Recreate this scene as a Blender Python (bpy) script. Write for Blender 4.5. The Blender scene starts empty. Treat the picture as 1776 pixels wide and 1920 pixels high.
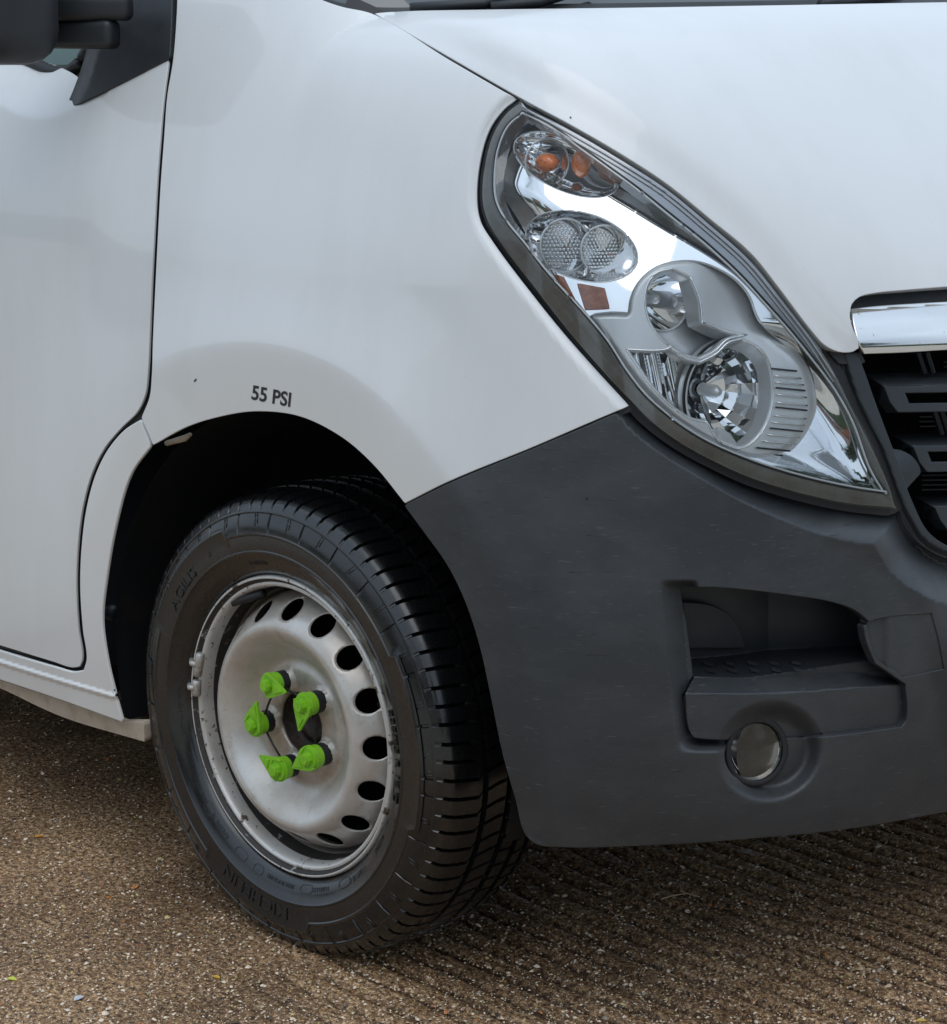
import bpy, math, random
import numpy as np
from mathutils import Vector, Matrix
from mathutils.geometry import delaunay_2d_cdt
S = bpy.context.scene
random.seed(7); RNG = np.random.default_rng(7)
# ------------------------------------------------------------------ camera
PW, PH, FP = 1776, 1920, 4000.0
yaw, pit, rol = .7777, .212, .0041
CAM = np.array([2.2736, -2.9082, 1.2949])
Dv = np.array([-math.sin(yaw)*math.cos(pit), math.cos(yaw)*math.cos(pit), -math.sin(pit)])
r_ = np.array([math.cos(yaw), math.sin(yaw), 0.]); u_ = np.cross(r_, Dv)
Rv = r_*math.cos(rol)+u_*math.sin(rol); Uv = -r_*math.sin(rol)+u_*math.cos(rol)
cd = bpy.data.cameras.new('camera'); co = bpy.data.objects.new('camera', cd); S.collection.objects.link(co)
M = Matrix.Identity(4)
for i, v in enumerate((Rv, Uv, -Dv, CAM)):
    for j in range(3): M[j][i] = v[j]
co.matrix_world = M
cd.sensor_fit = 'HORIZONTAL'; cd.sensor_width = 36; cd.lens = FP/PW*36; cd.clip_end = 500
cd.dof.use_dof = False
S.camera = co
# ------------------------------------------------------------------ world, sun, exposure
SUN_EL, SUN_AZ = math.radians(62), math.radians(-38)     # azimuth in the xy plane of the direction towards the sun
W = bpy.data.worlds.new('World'); S.world = W; W.use_nodes = True
wn, wl = W.node_tree.nodes, W.node_tree.links; wn.clear()
out = wn.new('ShaderNodeOutputWorld'); bg = wn.new('ShaderNodeBackground'); sky = wn.new('ShaderNodeTexSky')
sky.sky_type = 'NISHITA'; sky.sun_disc = False; sky.sun_elevation = SUN_EL
sky.sun_rotation = math.pi/2-SUN_AZ; sky.air_density = 1; sky.dust_density = 3; sky.ozone_density = 1
tc = wn.new('ShaderNodeTexCoord'); mp = wn.new('ShaderNodeMapping'); mp.inputs['Scale'].default_value = (1, 1, 2.2)
nz = wn.new('ShaderNodeTexNoise'); nz.inputs['Scale'].default_value = 1.7; nz.inputs['Detail'].default_value = 6
cr = wn.new('ShaderNodeValToRGB'); cr.color_ramp.elements[0].position = .30; cr.color_ramp.elements[1].position = .62
cr.color_ramp.elements[0].color = (.55, .55, .55, 1); cr.color_ramp.elements[1].color = (1, 1, 1, 1)
mx = wn.new('ShaderNodeMixRGB'); mx.inputs[2].default_value = (8.0, 9.6, 11.4, 1)   # cloud cover
wl.new(tc.outputs['Generated'], mp.inputs[0]); wl.new(mp.outputs[0], nz.inputs['Vector']); wl.new(nz.outputs['Fac'], cr.inputs[0])
wl.new(cr.outputs[0], mx.inputs[0]); wl.new(sky.outputs[0], mx.inputs[1]); # an overcast sky: about three times brighter overhead than at the horizon
sx_ = wn.new('ShaderNodeSeparateXYZ'); wl.new(tc.outputs['Generated'], sx_.inputs[0])
mr = wn.new('ShaderNodeMapRange'); mr.inputs[1].default_value = 0; mr.inputs[2].default_value = 1; mr.inputs[3].default_value = .58; mr.inputs[4].default_value = 1.14
wl.new(sx_.outputs[2], mr.inputs[0]); mul = wn.new('ShaderNodeVectorMath'); mul.operation = 'SCALE'; wl.new(mx.outputs[0], mul.inputs[0]); wl.new(mr.outputs[0], mul.inputs['Scale'])
wl.new(mul.outputs[0], bg.inputs[0])
bg.inputs['Strength'].default_value = .10; wl.new(bg.outputs[0], out.inputs[0])
sd = bpy.data.lights.new('sun', 'SUN'); so = bpy.data.objects.new('sun', sd); S.collection.objects.link(so)
sd.energy = .55; sd.angle = math.radians(50); sd.color = (1, .96, .9)
sv = Vector((math.cos(SUN_AZ)*math.cos(SUN_EL), math.sin(SUN_AZ)*math.cos(SUN_EL), math.sin(SUN_EL)))
so.rotation_euler = sv.to_track_quat('Z', 'Y').to_euler()
S.view_settings.view_transform = 'Standard'; S.view_settings.look = 'None'; S.view_settings.gamma = 1
S.view_settings.use_curve_mapping = False; S.view_settings.exposure = 0.20
try:
    S.cycles.max_bounces = 10; S.cycles.transparent_max_bounces = 12; S.cycles.glossy_bounces = 6
except Exception: pass

# ------------------------------------------------------------------ materials
def mat(name, col, rough=.5, metal=0, coat=0, coat_r=.03, var=None, rvar=None, bump=None, spec=.5, extra=None):
    m = bpy.data.materials.new(name); m.use_nodes = True; n, l = m.node_tree.nodes, m.node_tree.links
    b = n['Principled BSDF']; b.inputs['Base Color'].default_value = (*col, 1); b.inputs['Roughness'].default_value = rough
    b.inputs['Metallic'].default_value = metal; b.inputs['Coat Weight'].default_value = coat; b.inputs['Coat Roughness'].default_value = coat_r
    b.inputs['Specular IOR Level'].default_value = spec
    g = n.new('ShaderNodeNewGeometry')
    def noise(sc, det=5, rgh=.6, stretch=None):
        t = n.new('ShaderNodeTexNoise'); t.inputs['Scale'].default_value = sc; t.inputs['Detail'].default_value = det; t.inputs['Roughness'].default_value = rgh
        if stretch:
            q = n.new('ShaderNodeMapping'); q.inputs['Scale'].default_value = stretch; l.new(g.outputs['Position'], q.inputs[0]); l.new(q.outputs[0], t.inputs['Vector'])
        else: l.new(g.outputs['Position'], t.inputs['Vector'])
        return t
    def ramp(src, a, b2, ca, cb):
        r = n.new('ShaderNodeValToRGB'); r.color_ramp.elements[0].position = a; r.color_ramp.elements[1].position = b2
        r.color_ramp.elements[0].color = (*ca, 1); r.color_ramp.elements[1].color = (*cb, 1); l.new(src, r.inputs[0]); return r
    cur = None
    if var:            # list of (scale, lo, hi, colour): layers of that colour where the noise is high
        for v in var:
            sc, lo, hi, c2 = v[:4]; t = noise(sc, 6, .62, v[4] if len(v) > 4 else None); r = ramp(t.outputs['Fac'], lo, hi, (0, 0, 0), (1, 1, 1))
            mxx = n.new('ShaderNodeMixRGB'); l.new(r.outputs[0], mxx.inputs[0])
            if cur is None: mxx.inputs[1].default_value = (*col, 1)
            else: l.new(cur, mxx.inputs[1])
            mxx.inputs[2].default_value = (*c2, 1); cur = mxx.outputs[0]
    if extra: cur = extra(n, l, g, noise, ramp, cur, b)
    if cur is not None: l.new(cur, b.inputs['Base Color'])
    if rvar:
        t = noise(rvar[0], 5); q = n.new('ShaderNodeMapRange'); q.inputs[1].default_value = .3; q.inputs[2].default_value = .7
        q.inputs[3].default_value = rvar[1]; q.inputs[4].default_value = rvar[2]; l.new(t.outputs['Fac'], q.inputs[0]); l.new(q.outputs[0], b.inputs['Roughness'])
    if bump:
        t = noise(bump[0], 4, .6, bump[3] if len(bump) > 3 else None); q = n.new('ShaderNodeBump'); q.inputs['Strength'].default_value = bump[1]; q.inputs['Distance'].default_value = bump[2]
        l.new(t.outputs['Fac'], q.inputs['Height']); l.new(q.outputs[0], b.inputs['Normal'])
    return m
def paint_dirt(n, l, g, noise, ramp, cur, b):
    # road grime: thicker low down and round the wheel
    sx = n.new('ShaderNodeSeparateXYZ'); l.new(g.outputs['Position'], sx.inputs[0])
    def mth(op, a, bb, cl=False):
        q = n.new('ShaderNodeMath'); q.operation = op; q.use_clamp = cl
        for i, v in enumerate((a, bb)):
            if v is None: continue
            if isinstance(v, (int, float)): q.inputs[i].default_value = v
            else: l.new(v, q.inputs[i])
        return q.outputs[0]
    low = mth('MULTIPLY', mth('SUBTRACT', .95, sx.outputs['Z']), 1.1, True)
    dx = mth('SUBTRACT', sx.outputs['X'], .02); dz = mth('SUBTRACT', sx.outputs['Z'], .38)
    rr = mth('SQRT', mth('ADD', mth('MULTIPLY', dx, dx), mth('MULTIPLY', dz, dz)), None)
    near = mth('MULTIPLY', mth('SUBTRACT', .56, rr), 6.0, True)
    t = noise(9, 7, .7, (1, 1, .35)); t2 = noise(160, 3, .6)
    k = mth('MULTIPLY', mth('ADD', mth('MULTIPLY', low, .55), mth('MULTIPLY', near, .45)), mth('ADD', mth('MULTIPLY', t.outputs['Fac'], .8), mth('MULTIPLY', t2.outputs['Fac'], .35)), True)
    m2 = n.new('ShaderNodeMixRGB'); l.new(k, m2.inputs[0])
    if cur is None: m2.inputs[1].default_value = b.inputs['Base Color'].default_value
    else: l.new(cur, m2.inputs[1])
    m2.inputs[2].default_value = (.68, .63, .555, 1)
    q = n.new('ShaderNodeMapRange'); l.new(k, q.inputs[0]); q.inputs[3].default_value = .95; q.inputs[4].default_value = .2; l.new(q.outputs[0], b.inputs['Coat Weight'])
    return m2.outputs[0]
PAINT = mat('white_paint', (.73, .735, .74), .40, 0, .95, .06, var=[(5, .45, .8, (.655, .66, .655), (1, 1, .22)), (260, .68, .74, (.50, .50, .49))], extra=paint_dirt, bump=(700, .02, .0005))
UNDERSEAL = mat('sill_underside', (.50, .42, .33), .75, 0, var=[(30, .45, .7, (.36, .29, .22))], bump=(500, .5, .002))
def bumper_tone(n, l, g, noise, ramp, cur, b):
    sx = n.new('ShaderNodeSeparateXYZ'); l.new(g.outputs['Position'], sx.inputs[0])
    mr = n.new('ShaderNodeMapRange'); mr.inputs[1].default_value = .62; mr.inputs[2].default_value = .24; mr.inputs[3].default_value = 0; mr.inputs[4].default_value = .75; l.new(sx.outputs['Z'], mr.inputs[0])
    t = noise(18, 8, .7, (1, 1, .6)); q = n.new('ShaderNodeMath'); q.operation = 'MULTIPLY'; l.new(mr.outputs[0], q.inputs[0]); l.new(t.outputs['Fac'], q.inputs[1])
    m2 = n.new('ShaderNodeMixRGB'); l.new(q.outputs[0], m2.inputs[0]); l.new(cur, m2.inputs[1]); m2.inputs[2].default_value = (.022, .019, .016, 1)  # bumper colour gets darker towards the bottom
    # light scuffs, long and thin, and dark scratches
    for sc, st, lo, hi, c in ((34, (1, 1, 14), .665, .70, (.085, .088, .092)), (22, (1.2, 1, 20), .68, .70, (.012, .012, .014)), (210, (1, 1, 1.5), .70, .74, (.11, .11, .11))):
        t = noise(sc, 4, .55, st); r = ramp(t.outputs['Fac'], lo, hi, (0, 0, 0), (.8, .8, .8)); m3 = n.new('ShaderNodeMixRGB'); l.new(r.outputs[0], m3.inputs[0]); l.new(m2.outputs[0], m3.inputs[1]); m3.inputs[2].default_value = (*c, 1); m2 = m3
    return m2.outputs[0]
BUMPER = mat('bumper_plastic', (.030, .034, .039), .50, spec=.5, var=[(5, .42, .68, (.052, .056, .061), (1, 1, 2)), (60, .6, .75, (.075, .075, .075), (1, 1, 9))], rvar=(7, .28, .56), bump=(1300, .2, .0006), extra=bumper_tone)
BLACK = mat('black_plastic_and_recess_shade', (.020, .023, .027), .45, rvar=(20, .38, .55), bump=(900, .1, .0006))
GRILLE = mat('grille_plastic', (.030, .036, .042), .42, rvar=(20, .36, .5), bump=(900, .08, .0005))
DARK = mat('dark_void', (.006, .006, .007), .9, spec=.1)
LINER = mat('liner_felt', (.010, .011, .013), .85, spec=.25, var=[(12, .5, .75, (.022, .018, .014))], bump=(150, .5, .003))
RUBBER = mat('seal_rubber', (.012, .012, .014), .5)
SEAL = mat('lamp_edge_plastic', (.15, .145, .13), .2, 0, 1, .04, var=[(30, .45, .65, (.12, .105, .085), (1, 1, 1)), (260, .62, .74, (.06, .055, .05))])
BAND = mat('lamp_dark_band', (.34, .35, .37), .2, .6, 1, .02)
CHROME = mat('chrome', (.86, .87, .88), .045, 1)
CHROMES = mat('chrome_spotted', (.80, .80, .80), .09, 1, var=[(80, .66, .72, (.3, .28, .25))], rvar=(60, .05, .16))
SATIN = mat('satin_silver', (.80, .82, .83), .34, .45)
GREYREF = mat('grey_reflector', (.66, .67, .68), .34, .5)
AMBER = mat('amber_bulb_and_reflection', (.9, .24, .05), .15, 0, 1, .02, var=[(150, .52, .62, (.55, .09, .02))])
REFL = mat('painted_brick_reflection', (.40, .13, .055), .2, 0, 1, .05, var=[(120, .4, .65, (.25, .07, .03))])  # colour of the brick house's reflection, painted on plates in the lamp
TYRE = mat('tyre_rubber', (.006, .0063, .007), .3, 0, .55, .16, spec=.5, rvar=(35, .17, .36), var=[(18, .5, .8, (.011, .0105, .010))], bump=(700, .08, .0008))
LETTER = mat('tyre_letter', (.016, .0165, .0175), .32, spec=.6)
def rust(n, l, g, noise, ramp, cur, b):
    vd = n.new('ShaderNodeVectorMath'); vd.operation = 'DISTANCE'; l.new(g.outputs['Position'], vd.inputs[0]); vd.inputs[1].default_value = (0, -.95, .335)
    for d0, d1, amt, c, sc in ((.105, .045, .95, (.20, .135, .085), 26), (.15, .185, .5, (.30, .25, .19), 20), (.135, .10, .55, (.36, .30, .21), 9)):
        mr = n.new('ShaderNodeMapRange'); mr.inputs[1].default_value = d0; mr.inputs[2].default_value = d1; mr.inputs[3].default_value = 0; mr.inputs[4].default_value = amt; l.new(vd.outputs['Value'], mr.inputs[0])
        t = noise(sc, 7, .7); r = ramp(t.outputs['Fac'], .38, .62, (.15, .15, .15), (1, 1, 1)); q = n.new('ShaderNodeMath'); q.operation = 'MULTIPLY'; l.new(mr.outputs[0], q.inputs[0]); l.new(r.outputs[0], q.inputs[1])
        m4 = n.new('ShaderNodeMixRGB'); l.new(q.outputs[0], m4.inputs[0]); l.new(cur, m4.inputs[1]); m4.inputs[2].default_value = (*c, 1); cur = m4.outputs[0]
    t = noise(55, 7, .7); r = ramp(t.outputs['Fac'], .70, .72, (0, 0, 0), (1, 1, 1))
    m2 = n.new('ShaderNodeMixRGB'); l.new(r.outputs[0], m2.inputs[0]); l.new(cur, m2.inputs[1]); m2.inputs[2].default_value = (.07, .05, .035, 1)
    q = n.new('ShaderNodeMath'); q.operation = 'MULTIPLY_ADD'; q.inputs[1].default_value = -.35; q.inputs[2].default_value = .35; l.new(r.outputs[0], q.inputs[0]); l.new(q.outputs[0], b.inputs['Metallic'])
    return m2.outputs[0]
STEEL = mat('silver_wheel_paint', (.62, .60, .575), .30, .72, .35, .12, var=[(7, .38, .70, (.43, .375, .315)), (30, .55, .78, (.36, .30, .23)), (240, .64, .72, (.22, .17, .12))], extra=rust, bump=(90, .12, .002))
WELL = mat('dirty_rim_well', (.035, .031, .028), .6, .2, var=[(60, .60, .66, (.36, .34, .31)), (300, .6, .7, (.12, .09, .07))], bump=(80, .3, .002))
FLANGE = mat('rim_flange_paint', (.62, .60, .57), .4, .3, var=[(9, .45, .75, (.46, .41, .35)), (110, .62, .65, (.06, .048, .04)), (28, .63, .67, (.09, .065, .045))], bump=(120, .3, .002))
HUBD = mat('greasy_hub', (.025, .018, .014), .55, .3, var=[(60, .5, .65, (.07, .04, .025))])
LEAD = mat('balance_weight', (.50, .47, .43), .5, .6, var=[(90, .5, .7, (.3, .26, .22))])
GREEN = mat('lime_plastic', (.235, .54, .022), .38, spec=.5, var=[(70, .45, .75, (.15, .43, .022))])
DECAL = mat('decal_ink', (.012, .010, .022), .4)
GLASSD = mat('dark_window_glass', (.02, .03, .033), .03, 0, 1, .01, spec=.7)
GREENG = mat('green_window_glass', (.02, .085, .06), .05, 0, 1, .01)
FOGD = mat('fog_diffuser_glass', (.055, .051, .046), .3, 0, .3, .1, var=[(90, .4, .7, (.035, .032, .028))])
def clear(name, tint=(1, 1, 1), k=1.0, rough=.015):
    m = bpy.data.materials.new(name); m.use_nodes = True; n, l = m.node_tree.nodes, m.node_tree.links; n.clear()
    o = n.new('ShaderNodeOutputMaterial'); a = n.new('ShaderNodeBsdfTransparent'); a.inputs[0].default_value = (*tint, 1)
    g = n.new('ShaderNodeBsdfGlossy'); g.inputs['Roughness'].default_value = rough; f = n.new('ShaderNodeFresnel'); f.inputs[0].default_value = 1.49
    q = n.new('ShaderNodeMath'); q.operation = 'MULTIPLY'; q.inputs[1].default_value = k; l.new(f.outputs[0], q.inputs[0])
    # fine hairline scratches in the gloss
    t = n.new('ShaderNodeTexNoise'); t.inputs['Scale'].default_value = 60; gg = n.new('ShaderNodeNewGeometry'); mpp = n.new('ShaderNodeMapping'); mpp.inputs['Scale'].default_value = (1, 1, 12); mpp.inputs['Rotation'].default_value = (.5, .3, 0)
    l.new(gg.outputs['Position'], mpp.inputs[0]); l.new(mpp.outputs[0], t.inputs['Vector']); bb = n.new('ShaderNodeBump'); bb.inputs['Strength'].default_value = .05; bb.inputs['Distance'].default_value = .001
    l.new(t.outputs['Fac'], bb.inputs['Height']); l.new(bb.outputs[0], g.inputs['Normal'])
    s = n.new('ShaderNodeMixShader'); l.new(q.outputs[0], s.inputs[0]); l.new(a.outputs[0], s.inputs[1]); l.new(g.outputs[0], s.inputs[2]); l.new(s.outputs[0], o.inputs[0])
    return m
LENS = clear('headlight_lens', (.97, .98, .985), .8)
LENSY = clear('fog_lens', (.90, .88, .84), .3)

# ------------------------------------------------------------------ helpers
def link(o, parent=None, label=None, cat=None, group=None, kind=None):
    S.collection.objects.link(o)
    if parent is not None: o.parent = parent
    for k, v in (('label', label), ('category', cat), ('group', group), ('kind', kind)):
        if v: o[k] = v
    return o
def mk(name, V, Fc, m, parent=None, smooth=False, normals=None, **kw):
    me = bpy.data.meshes.new(name); V = np.asarray(V, float)
    me.from_pydata(V.tolist(), [], [list(map(int, f)) for f in Fc])
    for mm in (m if isinstance(m, (list, tuple)) else [m]): me.materials.append(mm)
    if smooth or normals is not None: me.polygons.foreach_set('use_smooth', [True]*len(me.polygons))
    me.update()
    if normals is not None: me.normals_split_custom_set_from_vertices([tuple(q) for q in np.asarray(normals)])
    return link(bpy.data.objects.new(name, me), parent, **kw)
def ray(x, y):
    x = np.asarray(x, float); y = np.asarray(y, float)
    v = Dv*FP+Rv*(x[..., None]-PW/2)-Uv*(y[..., None]-PH/2)
    return v/np.linalg.norm(v, axis=-1, keepdims=True)
def proj(P):
    v = np.asarray(P)-CAM; z = v@Dv
    return PW/2+FP*(v@Rv)/z, PH/2-FP*(v@Uv)/z
def plane_hit(x, y, ax, val):
    v = ray(x, y); t = (val-CAM[ax])/v[..., ax]; return CAM+t[..., None]*v
def sst(a, b, x):
    t = np.clip((x-a)/(b-a), 0, 1); return t*t*(3-2*t)
def smx(a, b, k):
    m = np.maximum(a, b); return m+k*np.log(np.exp((a-m)/k)+np.exp((b-m)/k))
def body(P):
    """the van's outer skin as an implicit surface (negative inside)"""
    x, y, z = P[..., 0], P[..., 1], P[..., 2]; ay = np.abs(y)
    R = np.hypot(x-.03, z-.38)
    w = 1.008-.5*np.maximum(z-1.0, 0)**1.7-.25*np.maximum(.45-z, 0)**2-.10*np.maximum(x-.1, 0)**2+.02*sst(.80, .50, R)
    s = ay-w
    f = x-(.84-.25*(z-.5)**2-.22*ay**2.4)
    xc = .38-.4*y*y
    Zh = 1.413-.05*x-1.7*np.maximum(x-.3, 0)**2+.8*np.maximum(xc-x, 0)-.08*y*y
    return smx(smx(s, f, .06), (z-Zh)*.8, .03)
def curve(pts, sp=9, closed=True):
    """smooth outline through the points; corners sharper than ~38 degrees stay sharp"""
    P = np.array([q[:2] for q in pts], float); n = len(P); idx = range(n) if closed else range(n-1)
    corner = [False]*n
    for i in range(n):
        if not closed and i in (0, n-1): corner[i] = True; continue
        a = P[i]-P[i-1]; b = P[(i+1) % n]-P[i]
        c = (a@b)/(np.linalg.norm(a)*np.linalg.norm(b)+1e-9)
        corner[i] = c < math.cos(math.radians(38))
        if len(pts[i]) > 2: corner[i] = bool(pts[i][2])
    o = []
    for i in idx:
        p1, p2 = P[i], P[(i+1) % n]; p0 = p1-(p2-p1) if corner[i] else P[i-1]; p3 = p2+(p2-p1) if corner[(i+1) % n] else P[(i+2) % n]
        L = np.linalg.norm(p2-p1); k = max(1, int(round(L/sp)))
        d1 = max(np.linalg.norm(p1-p0), 1e-6); d3 = max(np.linalg.norm(p3-p2), 1e-6)
        m1 = ((p2-p1)+(p1-p0)*(L/d1))*.5; m2 = ((p2-p1)+(p3-p2)*(L/d3))*.5
        for j in range(k):
            t = j/k; o.append((2*t**3-3*t*t+1)*p1+(t**3-2*t*t+t)*m1+(-2*t**3+3*t*t)*p2+(t**3-t*t)*m2)
    if not closed: o.append(P[-1])
    return np.array(o)
def pip(x, y, poly):
    r = np.zeros(x.shape, bool); n = len(poly)
    for i in range(n):
        x1, y1 = poly[i]; x2, y2 = poly[(i+1) % n]
        if y1 == y2: continue
        c = ((y1 > y) != (y2 > y)); r ^= c & (x < (x2-x1)*(y-y1)/(y2-y1)+x1)
    return r
def pdist(x, y, poly, closed=True):
    d = np.full(x.shape, 1e9); n = len(poly)
    for i in range(n if closed else n-1):
        a = poly[i]; b = poly[(i+1) % n]; ab = b-a; L = ab@ab
        if L < 1e-9: continue
        t = np.clip(((x-a[0])*ab[0]+(y-a[1])*ab[1])/L, 0, 1)
        d = np.minimum(d, (x-a[0]-t*ab[0])**2+(y-a[1]-t*ab[1])**2)
    return np.sqrt(d)
def sdist(x, y, poly):      # positive inside
    return np.where(pip(x, y, poly), 1, -1)*pdist(x, y, poly)
def ell(cx, cy, a, b, deg=0, n=48):
    t = np.arange(n)*2*np.pi/n; c, s = math.cos(math.radians(deg)), math.sin(math.radians(deg))
    return np.stack([cx+a*np.cos(t)*c-b*np.sin(t)*s, cy+a*np.cos(t)*s+b*np.sin(t)*c], 1)
def offv(off, x, y): return off(x, y) if callable(off) else np.full(np.shape(x), float(off))
def march(x, y, off=0., F=body, t0=2.2, t1=5.2, K=130):
    x = np.asarray(x, float); y = np.asarray(y, float); v = ray(x, y); o = offv(off, x, y); N = len(x)
    lo = np.full(N, np.nan); hi = np.full(N, np.nan); done = np.zeros(N, bool); ts = np.linspace(t0, t1, K); prev = None
    for k in range(K):
        a = np.where(~done)[0]
        if not len(a): break
        s = F(CAM+ts[k]*v[a])+o[a]; h = s < 0
        hi[a[h]] = ts[k]; lo[a[h]] = ts[max(k-1, 0)]; done[a[h]] = True
    ok = done.copy()
    for _ in range(20):
        mid = (lo+hi)/2; s = np.zeros(N); s[ok] = F(CAM+mid[ok, None]*v[ok])+o[ok]; neg = s < 0
        hi = np.where(neg, mid, hi); lo = np.where(neg, lo, mid)
    return CAM+((lo+hi)/2)[:, None]*v, ok
def at(x, y, off=0.):
    P, ok = march(np.array([x]), np.array([y]), off); return P[0]
def normals(P, off=0., F=body, e=.0006):
    def G(Q):
        if callable(off): a, b = proj(Q); return F(Q)+off(a, b)
        return F(Q)
    g = np.stack([G(P+np.array(d)*e)-G(P-np.array(d)*e) for d in ((1, 0, 0), (0, 1, 0), (0, 0, 1))], 1)
    return g/np.maximum(np.linalg.norm(g, axis=1, keepdims=True), 1e-9)
def twin(L, w=2.):
    t = np.gradient(L, axis=0); n2 = np.stack([-t[:, 1], t[:, 0]], 1); n2 /= np.maximum(np.linalg.norm(n2, axis=1, keepdims=True), 1e-6)
    return [L+n2*w, L-n2*w]
def panel(name, outline, m, off=0., holes=(), sp=9, edge=.0012, depth=.014, parent=None, F=body, mirror=False, raw=False, extra_lines=(), **kw):
    """a sheet of the skin inside an outline, with rounded, returned edges and real thickness"""
    O = np.asarray(outline) if raw else curve(outline, sp)
    x0, y0 = O.min(0); x1, y1 = O.max(0)
    gx, gy = np.meshgrid(np.arange(x0, x1, sp), np.arange(y0, y1, sp*.87)); gx = gx+(np.arange(gx.shape[0]) % 2)[:, None]*sp*.5
    gx, gy = gx.ravel(), gy.ravel(); k = pip(gx, gy, O)
    gx, gy = gx[k], gy[k]
    H = [np.asarray(h) for h in holes]; k = pdist(gx, gy, O) > sp*.55
    for h in H: k &= ~pip(gx, gy, h) & (pdist(gx, gy, h) > sp*.55)
    for ln in extra_lines: k &= pdist(gx, gy, ln, False) > sp*.5
    pts = [O]; edges = []; n = 0
    for loop in [O]+H:
        L = len(loop); edges += [(n+i, n+(i+1) % L) for i in range(L)]; n += L
        if loop is not O: pts.append(loop)
    for ln in extra_lines:
        q = np.array([z for z in ln if pip(np.array([z[0]]), np.array([z[1]]), O)[0] and pdist(np.array([z[0]]), np.array([z[1]]), O)[0] > 1.5])
        if len(q) > 1: edges += [(n+i, n+i+1) for i in range(len(q)-1)]; n += len(q); pts.append(q)
    pts.append(np.stack([gx, gy], 1)); A = np.concatenate(pts)
    vs, es, fs, *_ = delaunay_2d_cdt([Vector((a, b)) for a, b in A], edges, [], 1, 1e-4)
    V2 = np.array([tuple(v) for v in vs]); T = np.array([f for f in fs if len(f) == 3])
    c = V2[T].mean(1); k = pip(c[:, 0], c[:, 1], O)
    for h in H: k &= ~pip(c[:, 0], c[:, 1], h)
    T = T[k]
    P, ok = march(V2[:, 0], V2[:, 1], off, F)
    k = ok[T].all(1)
    if mirror: k &= (P[T][:, :, 1] < .02).all(1)
    T = T[k]
    N = np.zeros_like(P); N[ok] = normals(P[ok], off, F)
    if mirror: P[ok & (P[:, 1] > -.004), 1] = 0
    tn = np.cross(P[T[0, 1]]-P[T[0, 0]], P[T[0, 2]]-P[T[0, 0]])
    sgn = np.sign(np.einsum('ij,ij->i', np.cross(P[T[:, 1]]-P[T[:, 0]], P[T[:, 2]]-P[T[:, 0]]), N[T[:, 0]]).sum())
    if sgn < 0: T = T[:, ::-1]
    used = np.unique(T); remap = -np.ones(len(P), int); remap[used] = np.arange(len(used)); T = remap[T]; P = P[used]; N = N[used]
    V = P.copy(); NN = N.copy(); Fc = T.tolist()
    if depth:
        E = {}
        for a, b, c2 in T:
            for e in ((a, b), (b, c2), (c2, a)): E[e] = 1
        bd = [(a, b) for (a, b) in E if (b, a) not in E]
        if mirror: bd = [(a, b) for a, b in bd if not (P[a, 1] > -.001 and P[b, 1] > -.001)]
        bv = sorted({i for e in bd for i in e}); tan = {i: np.zeros(3) for i in bv}
        for a, b in bd:
            t = P[b]-P[a]; tan[a] = tan[a]+t; tan[b] = tan[b]+t
        bi = {i: j for j, i in enumerate(bv)}; base = len(V); nb = len(bv)
        Tn = np.array([tan[i] for i in bv]); Tn /= np.maximum(np.linalg.norm(Tn, axis=1, keepdims=True), 1e-9)
        Pb, Nb = P[bv], N[bv]; Ob = np.cross(Tn, Nb); Ob /= np.maximum(np.linalg.norm(Ob, axis=1, keepdims=True), 1e-9)
        s = math.sqrt(.5)
        rings = [(Pb+Ob*edge*s-Nb*edge*(1-s), (Nb+Ob)*s), (Pb+Ob*edge-Nb*edge, Ob), (Pb+Ob*edge-Nb*max(depth, edge*1.2), Ob)]
        V = np.concatenate([V]+[q[0] for q in rings]); NN = np.concatenate([NN]+[q[1] for q in rings])
        for k2 in range(3):
            for a, b in bd:
                A1 = a if k2 == 0 else base+(k2-1)*nb+bi[a]; B1 = b if k2 == 0 else base+(k2-1)*nb+bi[b]
                Fc.append([B1, A1, base+k2*nb+bi[a], base+k2*nb+bi[b]])
    if mirror:
        n0 = len(V); V2_ = V*np.array([1, -1, 1]); N2_ = NN*np.array([1, -1, 1])
        V = np.concatenate([V, V2_]); NN = np.concatenate([NN, N2_]); Fc = Fc+[[i+n0 for i in f[::-1]] for f in Fc]
    return mk(name, V, Fc, m, parent, True, NN, **kw)
def lathe(name, prof, m, parent=None, n=96, C=(0, 0, 0), axis=(0, -1, 0), a0=0, a1=2*math.pi, mats=None, **kw):
    """profile of (radius, distance along axis)"""
    ax = Vector(axis).normalized(); X = ax.orthogonal().normalized() if abs(ax.y) < .99 else Vector((1, 0, 0)); Y = ax.cross(X)
    full = abs(a1-a0-2*math.pi) < 1e-6; k = n if full else n+1
    V = []; Fc = []
    for r, h in prof:
        for i in range(k):
            t = a0+(a1-a0)*i/n; p = Vector(C)+ax*h+(X*math.cos(t)+Y*math.sin(t))*r; V.append(tuple(p))
    for j in range(len(prof)-1):
        for i in range(n):
            b = (i+1) % k if full else i+1; Fc.append([j*k+i, j*k+b, (j+1)*k+b, (j+1)*k+i])
    o = mk(name, V, Fc, m, parent, True, **kw)
    if mats:
        for j, mi in enumerate(mats):
            for i in range(n): o.data.polygons[j*n+i].material_index = mi
    return o
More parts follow.
